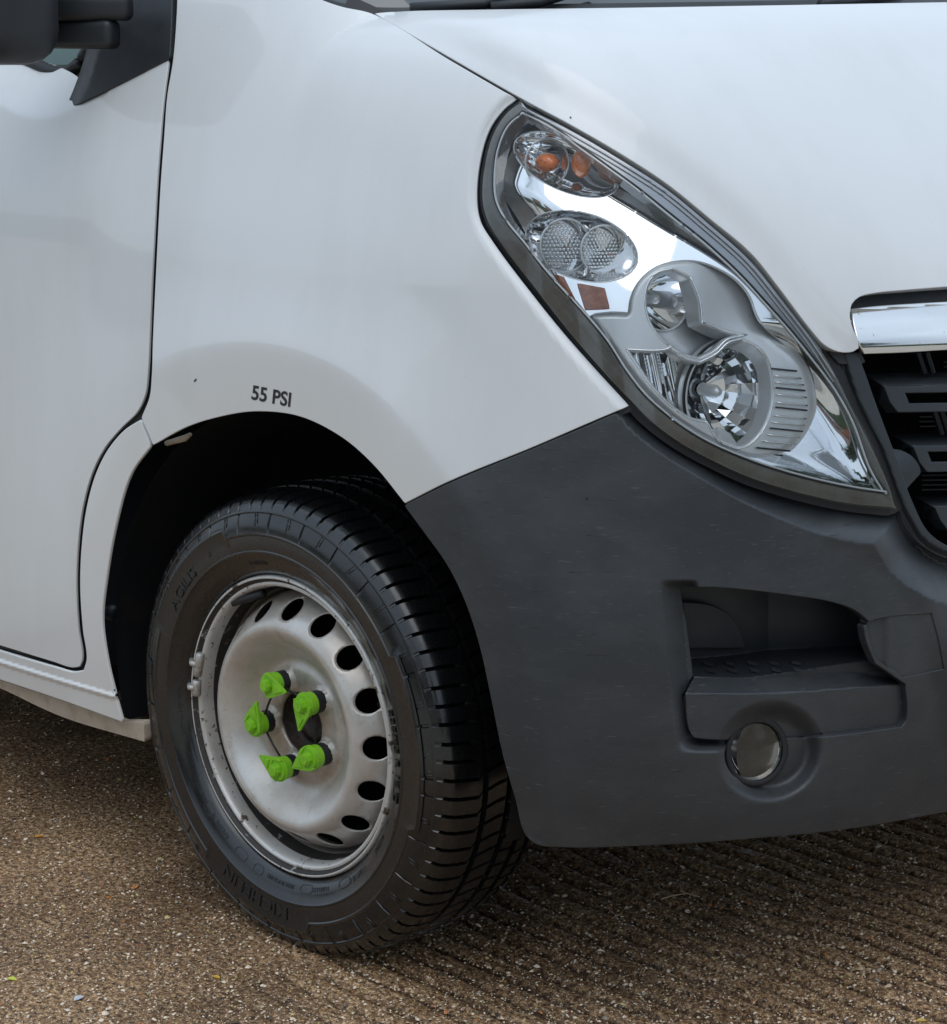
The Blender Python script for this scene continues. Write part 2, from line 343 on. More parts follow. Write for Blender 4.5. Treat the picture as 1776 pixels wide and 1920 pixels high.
def tube(pts, r, n=8):
    V = []; Fc = []; P = [Vector(q) for q in pts]
    for i, p in enumerate(P):
        t = (P[min(i+1, len(P)-1)]-P[max(i-1, 0)]).normalized(); X = t.orthogonal().normalized(); Y = t.cross(X)
        rr = r[i] if isinstance(r, (list, tuple)) else r
        V += [tuple(p+(X*math.cos(a*2*math.pi/n)+Y*math.sin(a*2*math.pi/n))*rr) for a in range(n)]
    for i in range(len(P)-1):
        for a in range(n): b = (a+1) % n; Fc.append([i*n+a, i*n+b, (i+1)*n+b, (i+1)*n+a])
    Fc.append(list(range(n))[::-1]); Fc.append([(len(P)-1)*n+a for a in range(n)])
    return V, Fc
def join(parts):
    V = []; Fc = []
    for v, f in parts: n = len(V); V += list(v); Fc += [[i+n for i in q] for q in f]
    return V, Fc
def box(x0, x1, y0, y1, z0, z1):
    V = [(x, y, z) for z in (z0, z1) for y in (y0, y1) for x in (x0, x1)]
    return V, [[0, 2, 3, 1], [4, 5, 7, 6], [0, 1, 5, 4], [2, 6, 7, 3], [0, 4, 6, 2], [1, 3, 7, 5]]
def bevel(o, w, seg=2):
    q = o.modifiers.new('bevel', 'BEVEL'); q.width = w; q.segments = seg; q.limit_method = 'ANGLE'
    for p in o.data.polygons: p.use_smooth = True
    return o
def ellipsoid(c, r, rot=None, nu=20, nv=12):
    V = []; Fc = []
    for j in range(nv+1):
        ph = math.pi*j/nv
        for i in range(nu):
            a = 2*math.pi*i/nu; p = Vector((r[0]*math.sin(ph)*math.cos(a), r[1]*math.sin(ph)*math.sin(a), r[2]*math.cos(ph)))
            if rot: p = rot @ p
            V.append(tuple(p+Vector(c)))
    for j in range(nv):
        for i in range(nu): b = (i+1) % nu; Fc.append([j*nu+i, (j+1)*nu+i, (j+1)*nu+b, j*nu+b])
    return V, Fc

# ------------------------------------------------------------------ the van
van = link(bpy.data.objects.new('van', None), label='white panel van with dark grey bumper, steel wheel and clear headlight', cat='van')

LAMP_REAR = [(978, 186), (951, 205), (925, 241), (907, 297), (900, 373), (909, 413), (931, 451), (1007, 552), (1062, 622), (1120, 690), (1183, 756)]
LAMP_LOW = [(1183, 756), (1211, 786), (1269, 830), (1336, 867), (1404, 898), (1505, 929), (1590, 947), (1684, 956)]
LAMP_UP = [(1684, 956), (1673, 915), (1642, 845), (1598, 758), (1568, 697), (1543, 655), (1522, 631), (1455, 546), (1406, 486), (1330, 419), (1247, 351), (1159, 295), (1070, 243), (981, 196)]
# --- fender
FEND = [(335, -70), (331, 40), (325, 112), (314, 180), (308, 260), (302, 340), (297, 430), (292, 530), (287, 640), (285, 705), (281, 745), (266, 783),
        (287, 833), (350, 799), (420, 778), (480, 770), (560, 779), (640, 818), (700, 870), (759, 942),
        (841, 901), (1000, 836), (1100, 793), (1178, 760), (1115, 692), (1055, 624), (1000, 556), (924, 455), (900, 415), (893, 373), (900, 297), (918, 240), (945, 203), (967, 186),
        (840, 112), (697, 26), (640, 13), (607, 2), (520, -38), (455, -70)]
FLARE = curve([(270, 700), (310, 678), (370, 655), (430, 646), (480, 645), (560, 660), (640, 695), (720, 755), (790, 830), (833, 890), (872, 950), (912, 1040), (950, 1140), (982, 1240), (1010, 1350), (1032, 1470), (1052, 1600),
               (700, 1700), (150, 1500), (140, 1100)], 12)
def flare(x, y):
    d = sdist(x, y, FLARE); k = 7.; h = (np.sqrt(d*d+k*k)+d)/2      # h ~ max(d, 0), rounded
    return -.016*np.clip(1+(d-h)/210, 0, 1)**2+.00007*np.clip(h, 0, 130)
REARB = curve(LAMP_REAR, 10, False)
def fender_off(x, y):
    return flare(x, y)+.006*sst(26, 2, pdist(x, y, REARB, False))
panel('fender', FEND, PAINT, fender_off, sp=8, parent=van, depth=.004, extra_lines=twin(FLARE[:int(len(FLARE)*.62)], 4))
# --- door
DOOR = [(318, -70), (317, 60), (309, 130), (300, 260), (290, 400), (284, 520), (278, 640), (276, 700), (271, 742), (256, 774), (228, 800), (196, 838), (172, 885), (154, 950), (145, 1020), (142, 1100), (146, 1180), (153, 1240), (148, 1250), (135, 1250), (100, 1240), (0, 1209), (-260, 1128),
        (-260, 180), (-60, 195), (0, 196), (60, 222), (122, 208), (318, 113, 1)]
DOOR = [(315, 114, 1), (305, 190), (299, 260), (293, 340), (288, 430), (283, 530), (279, 640), (276, 700), (271, 740), (256, 772), (228, 800), (196, 838), (172, 885), (154, 950), (145, 1020), (142, 1100), (146, 1180), (153, 1238), (149, 1249), (136, 1251), (100, 1240), (0, 1209), (-260, 1128, 1), (-260, 60, 1), (-60, 95), (0, 100), (60, 110), (120, 130), (150, 150), (165, 180, 1)]
SHOULDER = curve([(-300, 150), (-80, 178), (0, 196), (30, 212), (70, 221), (110, 214), (150, 198), (200, 176, 1), (200, -100, 1), (-300, -100, 1)], 10)
def door_off(x, y): d = sdist(x, y, SHOULDER); return .00050*np.clip(np.sqrt(d*d+30)+d, 0, 260)*.5
panel('door', DOOR, PAINT, door_off, sp=8, parent=van, depth=.0035, extra_lines=twin(SHOULDER[:int(len(SHOULDER)*.4)], 4))
# --- sill and rear arch piece (one pressing)
SILL = [(262, 790, 1), (280, 836, 1), (245, 885), (216, 980), (198, 1080), (190, 1160), (200, 1240), (214, 1300), (228, 1352, 1), (120, 1313), (0, 1273), (-260, 1187, 1), (-260, 1140, 1), (0, 1222), (100, 1252), (138, 1262), (157, 1259), (163, 1238), (156, 1180), (151, 1100), (154, 1020), (163, 952), (180, 890), (203, 844), (234, 808)]
RIB = curve([(-260, 1162), (0, 1242), (100, 1273), (212, 1306)], 8, False)
def sill_off(x, y): return flare(x, y)*.8-.004*sst(7, 0, pdist(x, y, RIB, False))
panel('sill_panel', SILL, PAINT, sill_off, sp=5, parent=van, edge=.0022, depth=.0045)
panel('sill_underside', [(-260, 1196, 1), (0, 1277), (120, 1317), (229, 1355, 1), (268, 1355, 1), (270, 1390, 1), (120, 1345), (80, 1328), (0, 1290), (-260, 1200, 1)], UNDERSEAL, .012, sp=7, parent=van)
# dark seals behind the shut lines
def ribbon(name, pts, w, off, m, parent, **kw):
    L = curve(pts, 8, False); t = np.gradient(L, axis=0); n2 = np.stack([-t[:, 1], t[:, 0]], 1); n2 /= np.linalg.norm(n2, axis=1, keepdims=True)
    return panel(name, np.concatenate([L+n2*w, (L-n2*w)[::-1]]), m, off, raw=True, sp=8, depth=0, parent=parent, **kw)
ribbon('door_seal', [(328, -70), (322, 60), (313, 160), (303, 270), (295, 400), (288, 520), (282, 640), (280, 705), (275, 745), (258, 780), (230, 804), (198, 842), (175, 888), (158, 950), (149, 1020), (146, 1100), (151, 1180), (158, 1240), (153, 1255), (140, 1257), (100, 1247), (0, 1216), (-255, 1136)], 13, .0065, RUBBER, van)
ribbon('bonnet_gap_seal', [(650, 2), (700, 24), (840, 108), (975, 188)], 12, .010, RUBBER, van)
ribbon('bumper_gap_seal', [(762, 944), (845, 903), (1000, 838), (1100, 795), (1183, 762)], 9, .008, RUBBER, van)
ribbon('arch_seam_filler', [(264, 790), (284, 834)], 5, .005, UNDERSEAL, van)
# --- bonnet
HOOD = [(705, 25, 1), (760, 21), (900, 18), (1200, 14), (1500, 9), (1776, 4), (2160, -2, 1), (2200, 300), (2200, 512, 1), (2000, 521), (1776, 536), (1700, 542), (1640, 548), (1612, 555), (1597, 569), (1593, 590), (1598, 615), (1609, 643), (1610, 652), (1600, 658), (1573, 658), (1547, 645), (1525, 621), (1461, 537), (1411, 475), (1334, 410), (1250, 342), (1162, 285), (1072, 233), (984, 186)]
RIDGE = curve([(760, 30), (890, 78), (1040, 150), (1190, 240), (1310, 330), (1400, 410), (1470, 500), (1540, 590), (1590, 640), (2400, 640, 1), (2400, -100, 1), (700, -100, 1)], 12)
def hood_off(x, y): return -.006*sst(-34, 30, sdist(x, y, RIDGE))
panel('bonnet', HOOD, PAINT, hood_off, sp=9, parent=van, mirror=True)
WIND = [(560, -70, 1), (607, -4), (645, 8), (700, 30), (900, 30), (1200, 26), (1776, 16), (2230, 10, 1), (2230, -70, 1)]
panel('windscreen', WIND, GLASSD, .03, sp=12, parent=van, depth=0)
for a in ([(770, 16), (905, 7), (960, -14)], [(920, 14), (1010, 4), (1120, -30)], [(1540, 8), (1590, 1), (1700, -22)]):
    pts = [at(x, y, .006) for x, y in a]; V, Fc = tube(pts, .008, 8); mk('wiper_arm', V, Fc, BLACK, van, True)
ribbon('cowl_trim', [(560, -30), (612, 2), (650, 12), (700, 18), (900, 14), (1200, 10), (1500, 5), (1776, 0)], 5, .018, BLACK, van)

# --- bumper
BUMP = [(760, 949, 1), (842, 908), (1000, 843), (1100, 801), (1170, 773), (1184, 772), (1204, 794), (1262, 839), (1330, 876), (1400, 907), (1500, 938), (1590, 957), (1684, 966, 1), (1694, 985), (1718, 1018), (1750, 1040), (1776, 1049), (1900, 1052), (2160, 1045, 1),
        (2140, 1440, 1), (1950, 1488), (1776, 1521), (1600, 1552), (1400, 1572), (1200, 1585), (1050, 1587), (1004, 1581), (985, 1562), (968, 1500), (945, 1420), (922, 1310), (900, 1210), (872, 1125), (840, 1060), (800, 1003)]
LOWL = curve(LAMP_LOW+[(1694, 975), (1725, 1030), (1790, 1065), (2160, 1065)], 9, False)
POCKET = curve([(1275, 1101, 1), (1330, 1099), (1400, 1104), (1480, 1114), (1560, 1127), (1605, 1143), (1635, 1168, 1), (1622, 1175, 1), (1626, 1200), (1643, 1243, 1), (1700, 1282, 1), (1701, 1352), (1692, 1365), (1545, 1384), (1480, 1386), (1330, 1390), (1300, 1387), (1290, 1372), (1283, 1298, 1), (1298, 1266, 1), (1288, 1190)], 6)
BORDER = curve([(1238, 1100, 1), (1275, 1090, 1), (1400, 1095), (1560, 1118), (1640, 1150), (1650, 1200), (1705, 1275), (1715, 1370), (1545, 1392), (1290, 1400), (1265, 1385), (1252, 1290)], 8)
TOWC = curve([(1624, 1166), (1650, 1158), (1748, 1148, 1), (1760, 1190), (1773, 1256, 1), (1694, 1272, 1), (1660, 1250), (1643, 1236), (1632, 1205)], 6)
FOGC = (1417, 1409); FOGH = ell(1419, 1411, 62, 57, -32, 44)
FOGB = ell(1444, 1410, 92, 84, -25, 40)
NOSE = curve([(1560, 1000), (1640, 1030), (1700, 1080), (1735, 1150), (1752, 1210), (1776, 1290), (1800, 1420), (1810, 1600), (2400, 1600, 1), (2400, 900, 1), (1560, 900, 1)], 12)
def bumper_off(x, y):
    dl = pdist(x, y, LOWL, False); wdt = 34+36*sst(1250, 1650, x)
    o = flare(x, y)+.048*np.clip(1-dl/wdt, 0, 1)**1.15
    xl = np.interp(y, [1098, 1290, 1385], [1238, 1254, 1268])
    o = o+.036*np.clip((x-xl)/40, 0, 1)*sst(1086, 1104, y)*sst(1412, 1384, y)*sst(1, 0, (x-np.interp(y, [1098, 1266, 1372, 1388, 1400], [1290, 1322, 1322, 1330, 1340]))/np.interp(y, [1098, 1372, 1390], [22, 22, 140]))
    o = o+.026*sst(-12, 26, sdist(x, y, FOGB))-.010*sst(-34, 26, sdist(x, y, NOSE))
    return o
t_ = np.gradient(LOWL, axis=0); n_ = np.stack([-t_[:, 1], t_[:, 0]], 1); n_ /= np.linalg.norm(n_, axis=1, keepdims=True)
CREASE = (LOWL+n_*(34+36*sst(1250, 1650, LOWL[:, 0]))[:, None])
panel('bumper', BUMP, BUMPER, bumper_off, holes=[POCKET, TOWC, FOGH], sp=6, parent=van, mirror=True, edge=.0016, extra_lines=twin(FLARE[(FLARE[:, 1] > 905) & (FLARE[:, 1] < 1575) & (FLARE[:, 0] > 820)], 3)+twin(CREASE[(CREASE[:, 0] > 1215) & (CREASE[:, 0] < 1600)], 2.5)+twin(NOSE[(NOSE[:, 0] > 1640) & (NOSE[:, 0] < 1800) & (NOSE[:, 1] > 1060) & (NOSE[:, 1] < 1140)], 4))
bumper = bpy.data.objects['bumper']
# step recess behind the bumper opening: a floor, a deep back
def at_off(x, y): return bumper_off(np.array([float(x)]), np.array([float(y)]))[0]
zf = at(1400, 1269, .041)[2]
def pocketF(P): b_ = body(P); return np.maximum(np.minimum(b_+.14-.35*np.maximum(0, P[..., 1]+.66), P[..., 2]-zf), b_+.0372)
PK = curve([(1262, 1088, 1), (1400, 1090), (1560, 1112), (1650, 1150), (1660, 1240), (1668, 1262, 1), (1640, 1259), (1600, 1263), (1500, 1271), (1400, 1274), (1300, 1272, 1), (1280, 1190)], 7)
def pk_off(x, y): return np.zeros(np.shape(x))
panel('step_recess', PK, BLACK, pk_off, F=pocketF, raw=True, sp=2.6, depth=0, parent=bumper)  # same plastic as the bumper, blackened to put the recess's shade into its colour
panel('recess_insert', [(1282, 1131), (1330, 1136), (1365, 1152), (1385, 1178), (1398, 1214, 1), (1290, 1214, 1)], BLACK, -.004, F=lambda P: body(P)+.13, sp=6, parent=bumper, depth=.006)
for i in range(6):
    for j, (ex, ey) in enumerate(((1322, 1256), (1318, 1243))):
        if j and i > 4: continue
        x = ex+i*41; V = plane_hit(np.array([x, x+20, x+19, x+3]), np.array([ey-.0, ey+4.5, ey+7., ey+3.5])+i*-.4, 2, zf+.0012).tolist()
        W2 = [(a, b, c+.0025) for a, b, c in V]
        mk('grip_rib', V+W2, [[4, 5, 6, 7], [0, 1, 5, 4], [1, 2, 6, 5], [2, 3, 7, 6], [3, 0, 4, 7]], BUMPER, bumper)
STEP = [(1303, 1269, 1), (1400, 1271), (1500, 1268), (1600, 1260), (1640, 1256), (1662, 1262), (1690, 1284, 1), (1696, 1352), (1688, 1362), (1545, 1379), (1470, 1383), (1330, 1385), (1302, 1382), (1294, 1368), (1287, 1300, 1)]
LIP = curve([(1287, 1300), (1400, 1301), (1500, 1298), (1600, 1290), (1690, 1283)], 5, False)
def step_off(x, y):
    yl = np.interp(x, LIP[:, 0], LIP[:, 1]); yt = np.interp(x, [1303, 1400, 1500, 1600, 1690], [1269, 1271, 1268, 1258, 1278])
    return .014+.028*np.clip((yl-y)/np.maximum(yl-yt, 4), 0, 1)-.004+.022*sst(-14, 30, sdist(x, y, FOGB))
panel('step_panel', STEP, BUMPER, step_off, holes=[FOGH], sp=5, parent=van, extra_lines=[LIP[1:-1]])
panel('tow_eye_cover', [tuple(p) for p in (TOWC-TOWC.mean(0))*.965+TOWC.mean(0)][::3], BUMPER, lambda x, y: bumper_off(x, y)+.002+.006*sst(1668, 1650, x), sp=5, parent=van)
panel('tow_eye_backing', [tuple(p) for p in (TOWC-TOWC.mean(0))*1.1+TOWC.mean(0)][::3], RUBBER, .04, sp=9, parent=van, depth=0)
panel('step_gap_backing', [(1265, 1280), (1720, 1270), (1720, 1400), (1265, 1400)], RUBBER, .034, holes=[ell(1419, 1411, 66, 60, -32, 30)], sp=10, parent=van, depth=0)
# fog lamp
FA = Vector((.86, -.50, .06)).normalized(); FC0 = at(1417, 1409, .030)
FA = Vector((.90, -.40, .12)).normalized()
fog = lathe('fog_lamp', [(.0385, .004), (.044, .006), (.0465, .002), (.0465, -.03), (.0385, -.03), (.0385, .004)], RUBBER, van, 48, FC0, FA)
lathe('fog_reflector', [(.0015, -.034), (.012, -.032), (.024, -.025), (.033, -.014), (.0385, -.002)], CHROME, fog, 40, FC0, FA)
X1 = Vector((0, 0, 1)); Y1 = FA.cross(X1)
mk('fog_diffuser', [tuple(Vector(FC0)-FA*.004+X1*v*.038+Y1*u*.038) for u, v in [(.97*math.cos(t), .97*math.sin(t)) for t in np.linspace(math.pi-1.95, math.pi+1.95, 24)]+[(.30+.38*math.cos(q), 1.0*math.sin(q)*.93) for q in np.linspace(-1.9, 1.9, 10)]], [list(range(34))], FOGD, fog)
lathe('fog_bulb_cover', [(.0, -.012), (.006, -.013), (.009, -.018), (.009, -.032)], SATIN, fog, 20, FC0, FA)
lathe('fog_lens', [(.0, .006), (.013, .0055), (.026, .0035), (.0385, 0)], LENSY, fog, 48, FC0, FA)
# --- grille
GF = [(1572, 664, 1), (1606, 664), (1614, 680), (1640, 752), (1680, 858), (1712, 945), (1742, 1000), (1790, 1030), (1900, 1036), (2160, 1030, 1), (2160, 1050, 1), (1900, 1056), (1776, 1046), (1730, 1022), (1702, 988), (1688, 955), (1676, 912), (1645, 843), (1602, 756)]
def gf_off(x, y): return .010+.012*sst(14, 0, pdist(x, y, GFE, False))
GFE = curve([(1572, 664), (1602, 756), (1645, 843), (1688, 955), (1730, 1022), (1776, 1046), (1900, 1056), (2160, 1050)], 9, False)
grille = panel('grille', GF, GRILLE, gf_off, sp=6, parent=van, mirror=True, depth=.05)
panel('grille_upper_bracket', [(1556, 660, 1), (1614, 662, 1), (1622, 678), (1615, 681), (1575, 681, 1)], BLACK, .012, sp=6, parent=grille)
panel('grille_backing', [(1560, 640), (2180, 620), (2180, 1060), (1740, 1060)], DARK, .15, sp=14, parent=grille, depth=0, mirror=True)
def slat(xl, yt, yf, yb, xf, slot):
    sl = -.016
    Y = lambda y, x: y+sl*(x-1700)
    out = [(xl, Y(yt, xl), 1), (1900, Y(yt, 1900)), (2160, Y(yt, 2160), 1), (2160, Y(yb, 2160), 1), (1900, Y(yb, 1900)), (xf+22, Y(yb, xf+22), 1), (xf+8, Y(yb-18, xf+8), 1), (xf-3, Y(yf+2, xf-3), 1)]
    cl = curve([(xf-6, Y(yf, xf-6)), (1900, Y(yf, 1900)), (2155, Y(yf, 2155))], 6, False)
    def off(x, y): return .034+.09*np.clip((Y(yf, x)-y)/(yf-yt), 0, 1)
    H = [np.array([(slot[0], Y(slot[1], slot[0])), (slot[0]+110, Y(slot[1], slot[0]+110)), (slot[0]+110, Y(slot[2], slot[0]+110)), (slot[0]+9, Y(slot[2], slot[0]+9))], float)]
    H.append(H[0]+np.array([150, 150*sl]))
    H = [curve([tuple(q)+(1,) for q in h], 6) for h in H]
    panel('slat', out, GRILLE, off, holes=H, sp=5, parent=grille, extra_lines=[cl], depth=.022, edge=.0015, mirror=True)
slat(1622, 699, 722, 771, 1663, (1696, 735, 758))
slat(1672, 814, 836, 884, 1718, (1738, 846, 869))
slat(1716, 932, 950, 995, 1758, (1776, 962, 982))
fins = []
for (ya, yb, xa) in ((778, 812, 1724), (888, 928, 1728), (1000, 1030, 1778), (676, 696, 1770)):
    for k in range(int((yb-ya)/9)):
        pts = [at(x, ya+4+9*k-.016*(x-1700), .135) for x in (xa, xa+60, xa+160)]; fins.append(tube(pts, .0012, 5))
for V, Fc in fins: mk('radiator_fin', V, Fc, BLACK, grille)
posts = []
for x, (ya, yb) in ((1722, (662, 700)), (1738, (662, 700)), (1752, (770, 815)), (1765, (770, 815)), (1900, (662, 1040))):
    posts.append(tube([at(x, ya, .10), at(x+14*(yb-ya)/45 if x < 1900 else x, yb, .10)], .004, 6))
for V, Fc in posts: mk('grille_post', V, Fc, GRILLE, grille)
CH = [(1598, 580, 1), (1650, 575), (1776, 567), (2180, 545, 1), (2180, 634, 1), (1776, 655), (1700, 659), (1622, 662, 1), (1614, 645), (1604, 612)]
def ch_off(x, y):
    yt = 578-.065*(x-1620); yb = 662-.04*(x-1620); v = np.clip((y-yt)/(yb-yt), 0, 1)
    return .014-.020*v+.006*v**9-.004*np.sin(v*3.14)
panel('chrome_strip', CH, CHROMES, ch_off, sp=5, parent=van, mirror=True, edge=.002)
panel('badge_recess', [(1586, 530), (2180, 490), (2180, 590), (1600, 620), (1590, 590)], BLACK, .035, sp=9, parent=van, depth=0, mirror=True)

# --- headlight
lampO = LAMP_REAR[:-1]+[(1183, 757)]+LAMP_LOW[1:]+LAMP_UP[1:]
LI = curve([(979, 205, 1), (948, 233), (929, 276), (922, 322), (924, 373), (938, 406), (981, 461), (1032, 525), (1090, 588), (1134, 641), (1171, 698), (1211, 748), (1262, 791), (1320, 829), (1404, 866), (1488, 893), (1590, 917), (1668, 929, 1), (1638, 879), (1605, 790), (1571, 728), (1530, 673), (1484, 616), (1436, 562), (1390, 512), (1325, 452), (1260, 400), (1199, 351), (1140, 308), (1090, 272), (1035, 232)], 7)
LO_ = curve(lampO, 9); t_ = np.roll(LO_, -1, 0)-np.roll(LO_, 1, 0); nn = np.stack([t_[:, 1], -t_[:, 0]], 1); nn /= np.linalg.norm(nn, axis=1, keepdims=True)
if not pip(*(LO_[30]+nn[30]*4)[:, None], LO_)[0]: nn = -nn
ribbon('headlight_gap_seal', [tuple(p) for p in LO_[2:-2:3]], 12, .016, RUBBER, van)
lamp = panel('headlight', LO_+nn*5.5, SEAL, .007, raw=True, holes=[LI], sp=6, parent=van, depth=.03)
lamp['label'] = 'swept back clear headlight with chrome reflectors'
LAMPC = curve(lampO, 12)
panel('lens', lampO, LENS, lambda x, y: .002-.004*sst(0, 30, sdist(x, y, LAMPC)), sp=9, parent=lamp, depth=0)
UPB = curve([(981, 200), (1070, 245), (1159, 297), (1247, 353), (1330, 421), (1406, 489), (1455, 548), (1522, 633), (1545, 662), (1530, 672), (1484, 616), (1436, 562), (1390, 512), (1325, 452), (1260, 400), (1199, 351), (1140, 308), (1090, 272), (1035, 232)], 7)
panel('upper_trim_band', [tuple(p) for p in UPB[::2]], BAND, .0045, sp=7, parent=lamp, depth=0)
for dd, rr in ((5, .0012), (13, .0008)):
    L = curve([(990, 201), (1070, 245), (1159, 297), (1247, 353), (1330, 421), (1406, 489), (1455, 548), (1522, 633), (1570, 705)], 9, False)+np.array([-dd*.55, dd*.83])
    pts, _ = march(L[:, 0], L[:, 1], .003); V, Fc = tube(pts.tolist(), rr, 5); mk('lens_rim', V, Fc, GREYREF, lamp, True)
for dd, m_, rr, of in ((-1, RUBBER, .0022, .009), (-6, SATIN, .0014, .007)):
    c_ = LI-LI.mean(0); q = LI; t_ = np.roll(q, -1, 0)-np.roll(q, 1, 0); nn = np.stack([t_[:, 1], -t_[:, 0]], 1); nn /= np.linalg.norm(nn, axis=1, keepdims=True)
    sg = 1 if pip(*(q[20]+nn[20]*3)[:, None], LI)[0] else -1
    q = q+nn*sg*(-dd); q = np.append(q, q[:1], 0); pts, _ = march(q[:, 0], q[:, 1], of); V, Fc = tube(pts.tolist(), rr, 6); mk('lens_gasket' if dd == 0 else 'bright_edge', V, Fc, m_, lamp, True)
# beams: true circular bowls facing forward
AX = Vector((.965, -.26, .03)).normalized()
def circ_px(C, A, r, n=48):
    A = Vector(A); X = A.orthogonal().normalized(); Y = A.cross(X); C = Vector(C)
    P = np.array([tuple(C+(X*math.cos(t)+Y*math.sin(t))*r) for t in np.linspace(0, 2*math.pi, n, endpoint=False)]); return np.stack(proj(P), 1)
LB = at(1365, 738, .052); HB = at(1246, 563, .050)
LBR, HBR = .0665, .0375
lb_px, hb_px = circ_px(LB, AX, LBR), circ_px(HB, AX, HBR)
print('low beam px', lb_px.min(0), lb_px.max(0), 'high', hb_px.min(0), hb_px.max(0))
def bowl(name, C, r, d, facets, m, parent):
    # stepped reflector: vertical facet bands
    V = []; Fc = []; n = 72 if facets == 1 else 22; rings = 16 if facets == 1 else 5; A = AX; X = Vector((0, 0, 1)); X = (X-A*X.dot(A)).normalized(); Y = A.cross(X)
    for j in range(rings+1):
        q = .12+.88*j/rings
        for i in range(n):
            a = 2*math.pi*i/n; yy = math.sin(a)*q; st = .012*math.floor((yy+1)*facets/2)/facets*(1 if int((yy+1)*facets/2) % 2 else -1)*q*.9
            V.append(tuple(Vector(C)-A*(d*(1-q*q)+st*.6)+(X*math.cos(a)+Y*math.sin(a))*r*q))
    for j in range(rings):
        for i in range(n): b = (i+1) % n; Fc.append([j*n+i, j*n+b, (j+1)*n+b, (j+1)*n+i])
    o = mk(name, V, Fc, m, parent, False)
    for p in o.data.polygons: p.use_smooth = facets == 1
    return o
bowl('low_beam_reflector', LB, LBR, .060, 6, CHROME, lamp); bowl('high_beam_reflector', HB, HBR, .045, 1, CHROME, lamp)
for C, r, s in ((LB, LBR, 1), (HB, HBR, .8)):
    lathe('beam_ring', [(r*.985, -.004), (r*.985, .003), (r*1.02, .004), (r*1.045, .002), (r*1.045, -.012)], SATIN, lamp, 64, C, AX)
    lathe('bulb', [(.0, -.018*s), (.006*s, -.02*s), (.0085*s, -.026*s), (.0085*s, -.055*s)], SATIN, lamp, 20, C, AX)
# main chrome housing with elliptical recesses
ET = (1062, 309, 106, 50, 24); EP = (1091, 462, 109, 63, 17)
def eq(x, y, e):
    c, s = math.cos(math.radians(e[4])), math.sin(math.radians(e[4])); dx, dy = x-e[0], y-e[1]
    return ((dx*c+dy*s)/e[2])**2+((-dx*s+dy*c)/e[3])**2
BZO = curve([(1134, 641), (1097, 590), (1110, 584, 1), (1140, 581), (1172, 582, 1), (1175, 560), (1185, 534), (1203, 511), (1231, 492), (1272, 482), (1309, 483), (1355, 500), (1388, 523), (1411, 553), (1425, 590), (1440, 614), (1466, 637), (1494, 660), (1513, 688), (1526, 724), (1529, 766), (1512, 808), (1484, 842), (1448, 861), (1410, 864), (1360, 846), (1314, 822), (1262, 788), (1214, 744), (1172, 694)], 6)
LEFTO = curve([(1174, 655, 1), (1248, 655), (1258, 651, 1), (1282, 671), (1312, 679), (1342, 664), (1366, 642), (1390, 635), (1418, 648), (1440, 675), (1449, 715), (1447, 765), (1430, 808), (1402, 836), (1383, 842), (1348, 827), (1325, 792), (1296, 786), (1262, 764), (1222, 724), (1194, 684)], 5)
HIB = curve([(1253, 648, 1), (1233, 628), (1216, 600), (1209, 562), (1214, 534), (1229, 513), (1262, 503), (1296, 520), (1312, 563), (1317, 604), (1376, 624), (1402, 628, 1), (1388, 630), (1364, 636), (1340, 658), (1312, 673), (1284, 666)], 5)
CRN = curve([(1590, 905), (1625, 912, 1), (1600, 850), (1575, 800), (1558, 768), (1545, 800), (1560, 850)], 6)
def refd(x, y):
    g_ = np.clip(600-y, -250, 420)-.45*np.clip(x-1000, -80, 420)-170*sst(425, 335, y-.45*(x-950))*sst(1120, 1000, x)
    up = .010+.00012*g_; up = .5*(up+np.sqrt(up*up+.00001)); lo = .003+.00016*np.clip(930-y, -20, 330)*(.35+.65*sst(0, 62, sdist(x, y, LI)))
    w = sst(600, 690, y); return up*(1-w)+lo*w
def ref_off(x, y): return .008+refd(x, y)
BZin = (BZO-BZO.mean(0))*.97+BZO.mean(0)
panel('main_reflector', LI, CHROME, ref_off, holes=[BZin, ell(*ET[:2], ET[2], ET[3], ET[4], 90), ell(*EP[:2], EP[2], EP[3], EP[4], 90)], sp=6, raw=True, parent=lamp, depth=.004)
for nm, e, D in (('indicator_bowl', ET, .028), ('side_light_bowl', EP, .028)):
    c = ell(e[0], e[1], e[2]*.995, e[3]*.995, e[4], 90)
    def o_(x, y, e=e, D=D):
        q = eq(x, y, e); flutes = .0016*np.sign(np.sin((x*.25+y*.97)/4.4))*(x < e[0]-e[2]*.45)
        return .011+refd(x, y)+D*np.sqrt(np.clip(1-q, 0.0004, 1))+flutes*np.sqrt(np.clip(1-q, 0, 1))
    panel(nm, c, CHROME, o_, raw=True, sp=3.5, parent=lamp, depth=0)
    V, Fc = tube([tuple(p) for p in march(*np.append(c, c[:1], 0).T, lambda X, Y: .009+refd(X, Y))[0]], .0014, 6); mk('bowl_rim', V, Fc, SATIN, lamp, True)
def bz_off(x, y):
    d = sdist(x, y, BZO); return .022-.006*sst(0, 16, d)+.016*sst(1290, 1400, x)*sst(700, 560, y)
panel('bezel', BZO, SATIN, bz_off, holes=[HIB, LEFTO], sp=5, raw=True, parent=lamp, depth=.030, edge=.003)
for L_ in (HIB, LEFTO):
    q = march(*np.append(L_, L_[:1], 0).T, .017)[0]; V, Fc = tube([tuple(p) for p in q], .0016, 6); mk('bezel_lip', V, Fc, CHROME, lamp, True)
def inner_off(x, y): return .062+.004*np.sin((x-y)/26.)
